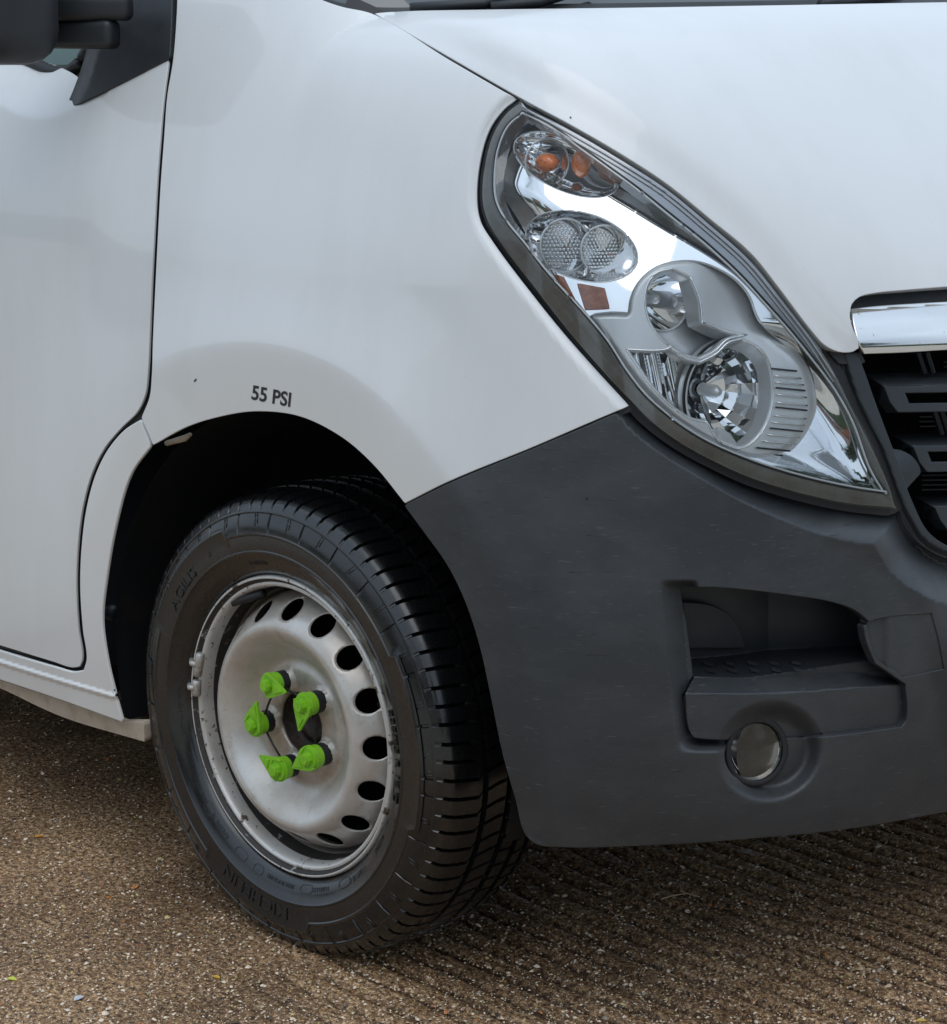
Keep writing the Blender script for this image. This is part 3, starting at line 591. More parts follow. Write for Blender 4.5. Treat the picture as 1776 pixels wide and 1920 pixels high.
panel('inner_housing', [(1165, 500), (1340, 480), (1440, 600), (1540, 740), (1480, 860), (1330, 850), (1180, 720)], GREYREF, inner_off, holes=[lb_px, hb_px], sp=5, parent=lamp, depth=0)
def flute_off(x, y): return .046+.006*np.abs(np.sin((x-.2*y)/9.))
panel('fluted_reflector', [(1172, 648, 1), (1262, 650, 1), (1275, 668), (1266, 720), (1262, 775, 1), (1240, 760), (1200, 712)], CHROME, flute_off, sp=2.5, parent=lamp, depth=0)
# low beam surround: dark ring and horizontally ribbed shroud
lathe('low_beam_shroud', [(LBR*1.04, -.004), (LBR*1.06, .006), (LBR*1.09, .002)], RUBBER, lamp, 64, LB, AX)
for k in range(13):
    y = 690+k*12.5+RNG.uniform(-2, 2)
    xl = 1378+74*math.sqrt(max(.02, 1-((y-742)/112)**2)); xr = 1428+92*math.sqrt(max(.02, 1-((y-757)/108)**2))
    if xr-xl < 14: continue
    xx = np.linspace(xl+4, xr-6, 6); P, _ = march(xx, y+(xx-xl)*.10, .0125); V, Fc = tube(P.tolist(), .0012, 5); mk('optic_rib', V, Fc, CHROME if k % 3 else RUBBER, lamp, True)
panel('brick_reflection', [(1083, 532, 1), (1133, 541, 1), (1142, 578, 1), (1098, 580, 1)], REFL, lambda x, y: .007+refd(x, y), sp=6, parent=lamp, depth=.002)  # orange plates painted as the brick house mirrored in the chrome, no lamp part
panel('brick_reflection', [(1040, 515, 1), (1056, 520, 1), (1078, 563, 1), (1066, 556, 1)], REFL, lambda x, y: .007+refd(x, y), sp=6, parent=lamp, depth=.002)
# bulbs with round lens caps, and solids standing in for their bowl reflections
def cap(cx, cy, off, r, m_in, dots):
    c = at(cx, cy, off); A = (Vector(CAM)-Vector(c)).normalized(); A = (AX*.75+A*.45).normalized()
    rot = A.to_track_quat('Z', 'Y').to_matrix()
    if m_in: V, Fc = ellipsoid(c, (r*.50, r*.42, r*.7), rot); mk('amber_bulb_and_reflection', V, Fc, m_in, lamp, True)
    lathe('lens_cap_and_reflection', [(0, r*.5), (r*.4, r*.45), (r*.75, r*.28), (r, 0)], LENS, lamp, 40, c, A)
    V, Fc = tube([tuple(Vector(c)+rot @ Vector((math.cos(t)*r, math.sin(t)*r, 0))) for t in np.linspace(0, 2*math.pi, 41)], r*.05, 6); mk('cap_ring_and_reflection', V, Fc, SATIN, lamp, True)
    if dots:
        parts = []
        for i in range(-6, 7):
            for j in range(-6, 7):
                u, v = (i+.5*(j % 2))*.155, j*.14
                if u*u+v*v < .8: parts.append(ellipsoid(Vector(c)+rot @ Vector((u*r, v*r, r*.12*(1-u*u-v*v))), (r*.055, r*.055, r*.05), rot, 7, 5))
        V, Fc = join(parts); mk('lens_dots', V, Fc, CHROME, lamp, True)
        lathe('cap_backing_and_reflection', [(0, -r*.12), (r*.97, -r*.04)], CHROME, lamp, 30, c, A)
cap(1026, 304, .040, .029, AMBER, False); cap(1060, 460, .036, .033, None, True); cap(1132, 468, .040, .030, None, True)  # third cap is a solid in place of the second one's reflection
V, Fc = ellipsoid(at(1090, 306, .052), (.013, .012, .018)); mk('amber_bulb_and_reflection', V, Fc, AMBER, lamp, True)  # amber solid in place of the bulb's reflection in its bowl

# --- mirror, its base and the side glass
MB = [(322, -70, 1), (321, 20), (317, 108, 1), (230, 153), (122, 205, 1), (139, 165), (155, 120), (165, 80), (170, -70, 1)]
MBC = curve([(170, -70), (165, 80), (155, 120), (139, 165), (122, 205), (104, 250)], 8, False)
MBR = curve([(322, -70), (321, 20), (317, 108), (230, 153), (122, 206)], 12, False)
panel('mirror_base', MB, BLACK, lambda x, y: -.003-.022*sst(40, 170, pdist(x, y, MBR, False))*0-.020*sst(30, 230, pdist(x, y, MBR, False))+.012*sst(24, 0, pdist(x, y, MBC, False)), sp=6, parent=van, depth=.014, edge=.0015)
panel('side_window', [(-260, -70, 1), (175, -70, 1), (175, 60), (150, 112), (118, 124), (80, 118), (0, 104), (-260, 60, 1)], GREENG, .075, sp=12, parent=van, depth=0)
WS = curve([(-260, 66), (-60, 99), (0, 106), (60, 118), (100, 134), (130, 134), (150, 118), (168, 90)], 8, False)
V, Fc = tube([tuple(p) for p in march(WS[:, 0], WS[:, 1], .050)[0]], .011, 8); mk('window_rubber', V, Fc, RUBBER, van, True)
def rbox(name, c, s, m, parent, rot, bv):
    V, Fc = box(-s[0], s[0], -s[1], s[1], -s[2], s[2]); V = [tuple(rot @ Vector(v)+Vector(c)) for v in V]
    return bevel(mk(name, V, Fc, m, parent), bv, 4)
RY = Matrix.Rotation(-.10, 3, 'Z')
c1 = plane_hit(np.array(12.), np.array(-20.), 1, -1.10); mir = rbox('wing_mirror', c1+np.array([-.03, -.01, .02]), (.115, .07, .128), BLACK, van, RY, .05)
def arm(x0, x1, yc, h, dy0, dy1):
    pa = plane_hit(np.array(float(x1)), np.array(float(yc)), 1, dy0); pb = plane_hit(np.array(float(x0)), np.array(float(yc)), 1, dy1)
    L = np.linalg.norm(pb-pa)/2; ang = math.atan2((pb-pa)[1], (pb-pa)[0])
    return rbox('mirror_arm', (pa+pb)/2, (L+.012, .019, h), BLACK, mir, Matrix.Rotation(ang, 3, 'Z'), .011)
arm(-20, 205, 64, .0215, -.970, -1.05); arm(100, 232, 14, .019, -.955, -1.02)

# --- lettering on the fender
def text_mesh(s, bold=0.0):
    c = bpy.data.curves.new('t', 'FONT'); c.body = s; c.size = 1; c.offset = bold; c.resolution_u = 4; o = bpy.data.objects.new('t', c); S.collection.objects.link(o)
    dg = bpy.context.evaluated_depsgraph_get(); me = bpy.data.meshes.new_from_object(o.evaluated_get(dg)); V = np.array([v.co[:] for v in me.vertices]); Fc = [list(p.vertices) for p in me.polygons]
    bpy.data.objects.remove(o); bpy.data.curves.remove(c); bpy.data.meshes.remove(me); return V, Fc
V, Fc = text_mesh('55 PSI', .022); V[:, 0] -= V[:, 0].min(); V[:, 0] /= V[:, 0].max(); hgt = V[:, 1].max(); V[:, 1] /= hgt
# baseline runs from (470,747) to (541,762), cap height 26 px, leaning with the panel
px = 471+V[:, 0]*73+V[:, 1]*2.5; py = 748+V[:, 0]*14.5-V[:, 1]*26.5
P, ok = march(px, py, lambda x, y: flare(x, y)-.0006); mk('pressure_marking', P, Fc, DECAL, van)
# a few chips and dead midges on the paint
def chip(x, y, a, b, m, off): 
    c = ell(x, y, a, b, RNG.uniform(0, 90), 8); P, ok = march(c[:, 0], c[:, 1], off); return P.tolist(), [list(range(8))[::-1]]
L = [chip(x, y, a, b, None, lambda X, Y: flare(X, Y)-.0006) for x, y, a, b in ((366, 713, 1.6, 4), (1070, 220, 2.2, 1.6), (1100, 935, 3, 2), (215, 1294, 2.5, 1.6))]
for V, Fc in L: mk('paint_chip', V, Fc, DECAL, van)
# --- wheel arch liner and under-body
lathe('arch_liner', [(.432, .985), (.437, .93), (.430, .80), (.425, .66), (.30, .64), (.05, .63)], LINER, van, 60, (.02, 0, .375), (0, -1, 0), math.radians(-13), math.radians(196))
for x, y, r in ((207, 1150, .012), (240, 1303, .016)):
    P = plane_hit(np.array(float(x)), np.array(float(y)), 1, -.945); lathe('liner_clip', [(0, .006), (r*.6, .005), (r, 0), (r*1.02, -.01)], BLACK, van, 18, P, (.6, -.8, 0))
q = [at(x, y, .012) for x, y in ((300, 832), (335, 822), (345, 815))]
V, Fc = tube([tuple(p+np.array([.0, .012, -.001])) for p in q], [.004, .005, .003], 8); mk('liner_screw', V, Fc, UNDERSEAL, van, True)
# under-tray, floor, far side and rear body (shade the ground as the real van does)
L = [box(.42, .66, -.80, .80, .36, .38), box(-4.2, -.52, -.90, .90, .24, .30), box(-.5, .45, -.60, .60, .24, .30)]
V, Fc = join(L); mk('under_tray', V, Fc, DARK, van)
V, Fc = box(-.55, .60, -.62, .62, .32, 1.0); mk('engine_bulkhead', V, Fc, DARK, van)
L = [([(-1.05, -1.0, .27), (-4.2, -1.0, .27), (-4.2, -1.0, 1.3), (-1.05, -1.0, 1.3)], [[0, 1, 2, 3]]), box(-4.2, -.9, -.93, .93, 1.3, 2.25), box(-4.2, -.3, .95, 1.0, .27, 1.3), box(-4.22, -4.18, -1, 1, .27, 2.2)]
V, Fc = join(L); mk('rear_body', V, Fc, PAINT, van)
# ------------------------------------------------------------------ wheel
WC = np.array([0., 0., .335]); YF = .985        # flange plane at y = -YF
def wp(r, th, h):    # h = distance outward (towards -y)
    return (r*math.cos(th), -h, .335+r*math.sin(th))
def wheel_disc():
    # (radius, height) of the pressed disc, height relative to world -y
    pr = [(.194, .930), (.190, .940), (.184, .953), (.178, .962), (.170, .973), (.162, .983), (.154, .990), (.147, .9925), (.139, .990), (.130, .983), (.120, .973), (.110, .962), (.101, .955), (.094, .9525), (.088, .953), (.084, .957), (.078, .958), (.046, .957)]
    R = np.array([q[0] for q in pr])[::-1]; Hh = np.array([q[1] for q in pr])[::-1]
    rr = np.linspace(.046, .194, 70)
    from_h = np.interp(rr, R, Hh)
    for _ in range(3): from_h[1:-1] = (from_h[:-2]+2*from_h[1:-1]+from_h[2:])/4
    hf = lambda r: np.interp(r, rr, from_h)
    n = 120; t = np.arange(n)*2*np.pi/n; scale = 1000
    outer = np.stack([.194*np.cos(t), .194*np.sin(t)], 1)*scale; bore = np.stack([.046*np.cos(t[::2]), .046*np.sin(t[::2])], 1)*scale
    holes = [bore]
    for k in range(16):
        a = math.radians(91.8-22.5*k+.0); e = np.arange(20)*2*np.pi/20; rc = .1725
        pts = np.stack([rc+.0135*np.cos(e), .0178*np.sin(e)], 1); c, s = math.cos(a), math.sin(a)
        holes.append(np.stack([pts[:, 0]*c-pts[:, 1]*s, pts[:, 0]*s+pts[:, 1]*c], 1)*scale)
    g = 3.4; gx, gy = np.meshgrid(np.arange(-198, 198, g), np.arange(-198, 198, g*.87)); gx = gx+(np.arange(gx.shape[0]) % 2)[:, None]*g*.5
    gx, gy = gx.ravel(), gy.ravel(); r = np.hypot(gx, gy); k = (r < 192) & (r > 48)
    gx, gy = gx[k], gy[k]
    for h in holes[1:]:
        k = ~pip(gx, gy, h) & (pdist(gx, gy, h) > 1.4); gx, gy = gx[k], gy[k]
    A = [outer]+holes+[np.stack([gx, gy], 1)]; ed = []; m = 0
    for lp in [outer]+holes: L = len(lp); ed += [(m+i, m+(i+1) % L) for i in range(L)]; m += L
    vs, es, fs, *_ = delaunay_2d_cdt([Vector((a, b)) for a, b in np.concatenate(A)], ed, [], 1, 1e-4)
    V2 = np.array([tuple(v) for v in vs]); T = np.array([f for f in fs if len(f) == 3]); c = V2[T].mean(1); k = np.ones(len(T), bool)
    for h in holes: k &= ~pip(c[:, 0], c[:, 1], h)
    T = T[k]; V2 = V2/scale; r = np.hypot(V2[:, 0], V2[:, 1]); h = hf(r)
    # small bosses round the five studs
    for q in range(5):
        a = math.radians(44+72*q); d = np.hypot(V2[:, 0]-.065*math.cos(a), V2[:, 1]-.065*math.sin(a)); h = h+.008*sst(.0205, .0165, d)
    V = np.stack([V2[:, 0], -h, .335+V2[:, 1]], 1)
    E = {}
    for a, b, c2 in T:
        for e in ((a, b), (b, c2), (c2, a)): E[tuple(map(int, e))] = 1
    bd = [(a, b) for a, b in E if (b, a) not in E]; Vl = V.tolist(); Fl = T.tolist(); idx = {}
    for a, b in bd:
        for i in (a, b):
            if i not in idx: idx[i] = len(Vl); p = Vl[i]; Vl.append([p[0], p[1]+.0045, p[2]])
        Fl.append([b, a, idx[a], idx[b]])
    return Vl, Fl
V, Fc = wheel_disc(); wheel = mk('wheel', V, Fc, STEEL, van, True)
wheel['label'] = 'silver painted steel wheel with dirt and rust'
prof = [(.2235, .970), (.2248, .9775), (.2240, .9835), (.2218, .9862), (.2195, .9858), (.2180, .9830), (.2165, .9800), (.2140, .9790), (.2120, .9805), (.2095, .9800), (.2070, .9760), (.2055, .9680), (.2050, .9560), (.2030, .9440), (.2005, .9350), (.1985, .9200), (.1975, .9000), (.1965, .86)]
rim = lathe('rim', prof, [FLANGE, WELL, STEEL], wheel, 160, (0, 0, .335), (0, -1, 0), mats=[0, 0, 0, 0, 1, 1, 1, 0, 0, 0, 0, 0, 1, 1, 2, 2, 1])
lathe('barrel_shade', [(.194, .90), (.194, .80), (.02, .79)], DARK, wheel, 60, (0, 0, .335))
lathe('hub_bore', [(.0475, .957), (.0465, .955), (.0455, .935), (.034, .925), (.033, .935), (.018, .937), (.0165, .93), (0, .93)], HUBD, wheel, 48, (0, 0, .335))
# tyre
def tyre():
    nb = 82; per = 2*math.pi/nb; sub = [0, .05, .17, .22, .48, .74]
    base = [(.2240, .975), (.2285, .986), (.236, .9925), (.246, .9975), (.2585, 1.0015), (.2600, 1.0030), (.2620, 1.0032), (.2635, 1.0018), (.272, 1.003), (.2845, 1.0035), (.2862, 1.0052), (.2880, 1.0054), (.2895, 1.0038),
            (.296, 1.003), (.303, 1.001), (.310, .9985), (.3165, .9955), (.3180, .9965), (.3200, .9962), (.3220, .9945), (.3290, .9915), (.3365, .9850), (.3415, .9740), (.3440, .9600), (.3452, .9470), (.3455, .9350), (.3462, .9300),
            (.3380, .9285), (.3380, .9205), (.3468, .9190), (.3480, .9000), (.3488, .8850), (.3400, .8835), (.3400, .8745), (.3490, .8730), (.3488, .8500), (.3400, .8485), (.3400, .8395), (.3484, .8380), (.3470, .8200), (.3390, .8185), (.3390, .8100), (.3462, .8085), (.3430, .7950), (.3350, .7800), (.3200, .7650), (.2900, .7550), (.2240, .7700)]
    V = []; Fc = []; K = len(base); n = nb*len(sub)
    for b in range(nb):
        jit = .03*math.sin(b*2.4)
        for si, s in enumerate(sub):
            th = (b+s)*per+jit*per; slot = si in (1, 2); fine = False
            for j, (r, h) in enumerate(base):
                rr, hh, tt = r, h, th
                if 20 <= j <= 25:      # shoulder block slots, slanting
                    tt = th-(j-20)*.0045
                    if slot: rr -= .0090*(0 if j == 20 else 1); hh -= .003
                elif 29 <= j <= 42 and r > .345:
                    tt = th+.02*math.sin((j-29)*.8)
                    if slot and b % 1 == 0: rr -= .005
                if 13 <= j <= 16:      # shallow blocks pressed into the upper side wall
                    ph = (b % 3)
                    if slot and ph == 0: hh -= .0024
                    if slot and ph == 0 and False: pass
                # notched ring: steps outwards over the lettering panels
                if 8 <= j <= 13:
                    deg = math.degrees(th) % 360
                    inpanel = any(abs((deg-c+180) % 360-180) < w for c, w in ((258, 24), (136, 24), (9, 24)))
                    if inpanel: rr += (.011 if j in (10, 11, 12) else .006 if j == 9 else .009 if j == 13 else .003)
                V.append(wp(rr, tt, hh))
    for i in range(n):
        b = (i+1) % n
        for j in range(K-1): Fc.append([i*K+j, i*K+j+1, b*K+j+1, b*K+j])
    o = mk('tyre', V, Fc, TYRE, wheel, True)
    o.data.polygons.foreach_set('use_smooth', [True]*len(o.data.polygons))
    q = o.modifiers.new('split', 'EDGE_SPLIT'); q.split_angle = math.radians(38)
    return o
ty = tyre(); ty['label'] = 'black worn tyre with raised lettering'
TB_R = np.array([.2240, .2285, .236, .246, .2585, .2635, .272, .2845, .2895, .296, .303, .310, .3165, .3215]); TB_H = np.array([.975, .986, .9925, .9975, 1.0015, 1.0018, 1.003, 1.0035, 1.0038, 1.003, 1.001, .9985, .9955, .9935])
def tyre_text(s, deg_c, r0, size, width, raise_=.0010, bold=0.0):
    V, Fc = text_mesh(s, bold); V[:, 0] -= (V[:, 0].min()+V[:, 0].max())/2; V *= size
    wd = V[:, 0].max()-V[:, 0].min(); V[:, 0] *= width/wd
    th = math.radians(deg_c)-V[:, 0]/(r0+size*.35); r = r0+V[:, 1]; h = np.interp(r, TB_R, TB_H)
    top = np.stack([r*np.cos(th), -(h+raise_), .335+r*np.sin(th)], 1); bot = np.stack([r*np.cos(th), -(h-.001), .335+r*np.sin(th)], 1)
    n = len(V); E = {}
    for f in Fc:
        for a, b in zip(f, f[1:]+f[:1]): E[(a, b)] = 1
    side = [[b, a, a+n, b+n] for a, b in E if (b, a) not in E]
    return np.concatenate([top, bot]).tolist(), Fc+side
def lettering(items):
    for i in items: V, Fc = tyre_text(*i); mk('lettering', V, Fc, LETTER, wheel)
lettering([('MICHELIN', 258, .2705, .026, .150, .0016, .01)]); lettering([('AGILIS', 141, .2690, .022, .088, .0018, .0), ('+', 122, .272, .018, .010, .001)])
lettering([('225/65 R 16 C', 4, .2420, .0165, .132, .0018, .0)])
lettering([('MADE IN POLAND', 268, .2360, .0085, .060, .0008), ('TUBELESS', 290, .2360, .0080, .040, .0008), ('RADIAL X', 232, .2365, .0095, .045, .0008), ('112/110 R', 312, .2380, .0110, .045, .0008), ('TREAD 2 POLYESTER 2 STEEL', 212, .2375, .0070, .085, .0008), ('SIDEWALL 2 POLYESTER', 186, .2375, .0070, .075, .0008), ('OUTSIDE', 330, .2375, .009, .035, .0008), ('E2 0217234', 100, .2420, .008, .04, .0008)])
# raised bars of the side-wall blocks
parts = []
for b in range(0, 82):
    if b % 3: continue
    for dth, ln in ((0.010, .013), (.026, .017)):
        th = b*2*math.pi/82+dth+.09; lean = .012*math.sin(b*1.7)
        pts = [wp(.316-ln*q, th+lean*q, float(np.interp(.316-ln*q, TB_R, TB_H))+.0004) for q in (0, .5, 1)]
        parts.append(tube(pts, [.0006, .0009, .0006], 6))
for V, Fc in parts: mk('sidewall_bar', V, Fc, TYRE, wheel, True)
def pill(deg, r, w, h_):
    pts = []
    for k in range(33):
        a = 2*math.pi*k/32; u = w*np.sign(math.cos(a))*abs(math.cos(a))**.5; v = h_*np.sign(math.sin(a))*abs(math.sin(a))**.7
        rr = r+v; pts.append(wp(rr, math.radians(deg)-u/r, float(np.interp(rr, TB_R, TB_H))+.0002))
    return tube(pts, .0006, 5)
for V, Fc in [pill(246, .240, .013, .006), pill(256, .240, .010, .006), pill(282, .2385, .013, .0055), pill(304, .240, .014, .0062), pill(224, .240, .012, .006)]: mk('sidewall_pill', V, Fc, TYRE, wheel, True)
# valve
P0 = wp(.190, math.radians(119), .945); P1 = wp(.200, math.radians(133), .972)
P0 = wp(.199, math.radians(112), .962); P1 = wp(.203, math.radians(127), .982)
V, Fc = tube([P0, tuple((np.array(P0)*.55+np.array(P1)*.45)), P1], [.0080, .0065, .0042], 12); mk('valve', V, Fc, RUBBER, wheel, True)
# balance weights clipped on the flange
for dg, ln in ((165.5, .040), (176.0, .026), (173.5, .0)):
    if not ln: continue
    pts = [wp(.2105, math.radians(dg)+s*ln/.42, .9845) for s in (-1, -.9, -.33, .33, .9, 1)]
    V1, F1 = tube(pts, [.004, .0068, .0072, .0072, .0068, .004], 8)
    V2_, F2_ = tube([wp(.2105, math.radians(dg), .989), wp(.218, math.radians(dg), .9915), wp(.2275, math.radians(dg), .984)], .0045, 8)
    V, Fc = join([(V1, F1), (V2_, F2_)]); mk('balance_weight', V, Fc, LEAD, wheel, True)
# nut indicators
def disc_poly(r, n, a0=0): return [(r*math.cos(a0+2*math.pi*i/n), r*math.sin(a0+2*math.pi*i/n)) for i in range(n)]
def prism(poly, z0, z1):
    n = len(poly); V = [(x, y, z0) for x, y in poly]+[(x, y, z1) for x, y in poly]
    return V, [list(range(n))[::-1], [i+n for i in range(n)]]+[[i, (i+1) % n, (i+1) % n+n, i+n] for i in range(n)]
def indicator_mesh():
    g = [prism(disc_poly(.0172, 28), .004, .0150), prism(disc_poly(.0188, 32), .0155, .0185), prism(disc_poly(.0165, 28), .0185, .0215), prism(disc_poly(.0100, 8, .2), .0215, .0285), prism(disc_poly(.0075, 12), .0285, .0305)]
    # pointer: flat arrow plate with a raised edge
    tip = (.0405, 0); L1, L2 = (.007, .0175), (.007, -.0175)
    g.append(prism([L1, (-.004, .0183), (-.004, .0165), (.012, .010), (.012, -.010), (-.004, -.0165), (-.004, -.0183), L2, (.0395, -.0015), tip, (.0395, .0015)], .0190, .0232))
    g.append(prism([(.0175, .0075), (.0175, -.0075), (.034, -.0005), (.034, .0005)], .0232, .0250))
    for i in range(26):
        a = .6+i*(2*math.pi-1.2)/25; c, s = math.cos(a), math.sin(a)
        if c > .2: continue
        g.append(prism([(.0125*c-.0003*s, .0125*s+.0003*c), (.0158*c-.0003*s, .0158*s+.0003*c), (.0158*c+.0003*s, .0158*s-.0003*c), (.0125*c+.0003*s, .0125*s-.0003*c)], .0214, .0221))
    V, Fc = join(g); nG = len(Fc)
    B = [prism(disc_poly(.0168, 24), -.022, .0035), prism(disc_poly(.0155, 24), .0030, .0050)]
    Vb, Fb = join(B); n = len(V); V += Vb; Fc += [[i+n for i in f] for f in Fb]
    me = bpy.data.meshes.new('nut_indicator'); me.from_pydata(V, [], Fc); me.materials.append(GREEN); me.materials.append(RUBBER)
    for i, p in enumerate(me.polygons): p.material_index = 0 if i < nG else 1
    return me
ime = indicator_mesh()
HC = []
for cx, cy, tx, ty_ in ((508, 1287, 541, 1296), (572, 1318, 572, 1368), (477, 1362, 489, 1326), (580, 1418, 551, 1437), (526, 1448, 496, 1416)):
    c = plane_hit(np.array(float(cx)), np.array(float(cy)), 1, -.996); t = plane_hit(np.array(float(tx)), np.array(float(ty_)), 1, -.990)
    a0 = math.degrees(math.atan2(c[2]-.335, c[0])); a0 = 44+72*round((a0-44)/72)
    cc = np.array([.066*math.cos(math.radians(a0)), -.9735, .335+.066*math.sin(math.radians(a0))]); HC.append((a0, cc))
    ang = math.atan2(t[2]-c[2], t[0]-c[0])
    o = bpy.data.objects.new('nut_indicator', ime); X = Vector((math.cos(ang), 0, math.sin(ang))); Z = Vector((0, -1, 0)); Y = Z.cross(X)
    mm = Matrix.Identity(4)
    for j in range(3): mm[j][0], mm[j][1], mm[j][2], mm[j][3] = X[j], Y[j], Z[j], cc[j]
    o.matrix_world = mm; link(o, wheel); bv = o.modifiers.new('bevel', 'BEVEL'); bv.width = .0006; bv.segments = 2; bv.limit_method = 'ANGLE'; bv.angle_limit = .6
HC.sort(key=lambda q: (q[0]+360) % 360); parts = []
for i in range(5):
    a, b = HC[i][1], HC[(i+1) % 5][1]; m_ = (a+b)/2+np.array([0, -.001, 0]); dd = (b-a)/np.linalg.norm(b-a)
    off = np.array([0, -.004, 0]); parts.append(tube([tuple(a+dd*.013+off), tuple(m_+off), tuple(b-dd*.013+off)], .0017, 6))
V, Fc = join(parts); mk('rubber_link', V, Fc, RUBBER, wheel, True)
# the other wheels (they shade the ground and show under the body)
for x, y, mir in ((0, .985, 1), (-3.2, -.985, 0), (-3.2, .985, 1)):
    pr = [(.02, .93), (.13, .97), (.17, .95), (.19, .93), (.21, .975), (.225, .985), (.26, 1.0), (.31, 1.0), (.338, .97), (.346, .93), (.348, .85), (.34, .80), (.31, .77), (.2, .77), (.02, .8)]
    lathe('wheel', pr, TYRE, van, 40, (x, 0, .335), (0, -1 if not mir else 1, 0))
# far-side copies of the skin panels
for nme in ('fender', 'door', 'headlight', 'sill_panel'):
    src = bpy.data.objects[nme]; o = src.copy(); o.scale = (1, -1, 1); S.collection.objects.link(o); o.parent = van

# ------------------------------------------------------------------ ground
def gmat():
    m = bpy.data.materials.new('wet_aggregate_concrete'); m.use_nodes = True; n, l = m.node_tree.nodes, m.node_tree.links; b = n['Principled BSDF']; g = n.new('ShaderNodeNewGeometry')
    def nz_(sc, d=6, r=.65):
        t = n.new('ShaderNodeTexNoise'); t.inputs['Scale'].default_value = sc; t.inputs['Detail'].default_value = d; t.inputs['Roughness'].default_value = r; l.new(g.outputs['Position'], t.inputs['Vector']); return t
    def rp(src, els):
        r = n.new('ShaderNodeValToRGB'); e = r.color_ramp.elements
        while len(e) < len(els): e.new(.5)
        for q, (p, c) in zip(e, els): q.position = p; q.color = (*c, 1)
        l.new(src, r.inputs[0]); return r
    base = rp(nz_(120, 8, .82).outputs['Fac'], [(.38, (.016, .008, .004)), (.46, (.155, .086, .042)), (.54, (.47, .285, .145)), (.63, (.95, .68, .42))])
    big = rp(nz_(2.2, 5).outputs['Fac'], [(.36, (.50, .46, .42)), (.62, (1.12, 1.10, 1.06))])
    mu = n.new('ShaderNodeMixRGB'); mu.blend_type = 'MULTIPLY'; mu.inputs[0].default_value = 1; l.new(base.outputs[0], mu.inputs[1]); l.new(big.outputs[0], mu.inputs[2])
    v = n.new('ShaderNodeTexVoronoi'); v.inputs['Scale'].default_value = 190; l.new(g.outputs['Position'], v.inputs['Vector'])
    sp = rp(v.outputs['Distance'], [(.18, (1, 1, 1)), (.30, (0, 0, 0))]); pick = n.new('ShaderNodeSeparateColor'); l.new(v.outputs['Color'], pick.inputs[0])
    gt = n.new('ShaderNodeMath'); gt.operation = 'GREATER_THAN'; gt.inputs[1].default_value = .80; l.new(pick.outputs[0], gt.inputs[0])
    mk_ = n.new('ShaderNodeMath'); mk_.operation = 'MULTIPLY'; l.new(gt.outputs[0], mk_.inputs[0]); l.new(sp.outputs[0], mk_.inputs[1])
    colr = rp(pick.outputs[1], [(.0, (.42, .36, .29)), (.4, (.30, .20, .12)), (.7, (.55, .50, .44)), (1., (.22, .12, .07))])
    m3 = n.new('ShaderNodeMixRGB'); l.new(mk_.outputs[0], m3.inputs[0]); l.new(mu.outputs[0], m3.inputs[1]); l.new(colr.outputs[0], m3.inputs[2]); at_ = n.new('ShaderNodeAttribute'); at_.attribute_name = 'groove'; m5 = n.new('ShaderNodeMixRGB'); m5.blend_type = 'MULTIPLY'; l.new(at_.outputs['Fac'], m5.inputs[0]); l.new(m3.outputs[0], m5.inputs[1]); m5.inputs[2].default_value = (.16, .13, .11, 1)
    l.new(m5.outputs[0], b.inputs['Base Color'])
    rr = n.new('ShaderNodeMapRange'); rr.inputs[1].default_value = .35; rr.inputs[2].default_value = .65; rr.inputs[3].default_value = .30; rr.inputs[4].default_value = .75; l.new(nz_(25, 5).outputs['Fac'], rr.inputs[0]); l.new(rr.outputs[0], b.inputs['Roughness'])
    bu = n.new('ShaderNodeBump'); bu.inputs['Strength'].default_value = .9; bu.inputs['Distance'].default_value = .004; l.new(nz_(140, 6, .7).outputs['Fac'], bu.inputs['Height']); l.new(bu.outputs[0], b.inputs['Normal'])
    return m
GM = gmat()
NX, NY = 520, 560; gx = np.linspace(-1.7, 1.6, NX); gy = np.linspace(-2.1, 1.0, NY); X, Y = np.meshgrid(gx, gy)
g1 = plane_hit(np.array(990.), np.array(1678.), 2, 0.); g2 = plane_hit(np.array(1443.), np.array(1856.), 2, 0.); dg_ = (g2-g1)/np.linalg.norm(g2-g1); nrm = np.array([-dg_[1], dg_[0]])
vv = (X-g1[0])*nrm[0]+(Y-g1[1])*nrm[1]; uu = (X-g1[0])*dg_[0]+(Y-g1[1])*dg_[1]
vv = vv+.006*np.sin(uu*9)+.004*np.sin(uu*23+1)
mask = sst(-.20, .10, uu)*sst(-.75, -.15, vv)
groove = np.clip(np.cos(vv*2*np.pi/.047), 0, 1)**1.5
Z = -.015*groove*mask*(.75+.25*np.sin(uu*5+vv*7))
from mathutils import noise as mnoise
Z += RNG.normal(0, .0006, Z.shape)
V = np.stack([X.ravel(), Y.ravel(), Z.ravel()], 1)
me = bpy.data.meshes.new('ground'); ii = (np.arange(NY-1)[:, None]*NX+np.arange(NX-1)[None, :]).ravel(); Q = np.stack([ii, ii+1, ii+NX+1, ii+NX], 1)
me.vertices.add(len(V)); me.vertices.foreach_set('co', V.ravel()); me.loops.add(Q.size); me.loops.foreach_set('vertex_index', Q.ravel()); me.polygons.add(len(Q)); me.polygons.foreach_set('loop_start', np.arange(len(Q))*4); me.polygons.foreach_set('loop_total', np.full(len(Q), 4)); me.update(calc_edges=True); me.validate()
me.polygons.foreach_set('use_smooth', [True]*len(Q)); me.materials.append(GM)
ga = me.attributes.new('groove', 'FLOAT', 'POINT'); ga.data.foreach_set('value', np.clip((np.clip(groove*1.5-.45, 0, 1)*mask+RNG.normal(0, .06, Z.shape)*mask), 0, 1).ravel().astype(np.float32))
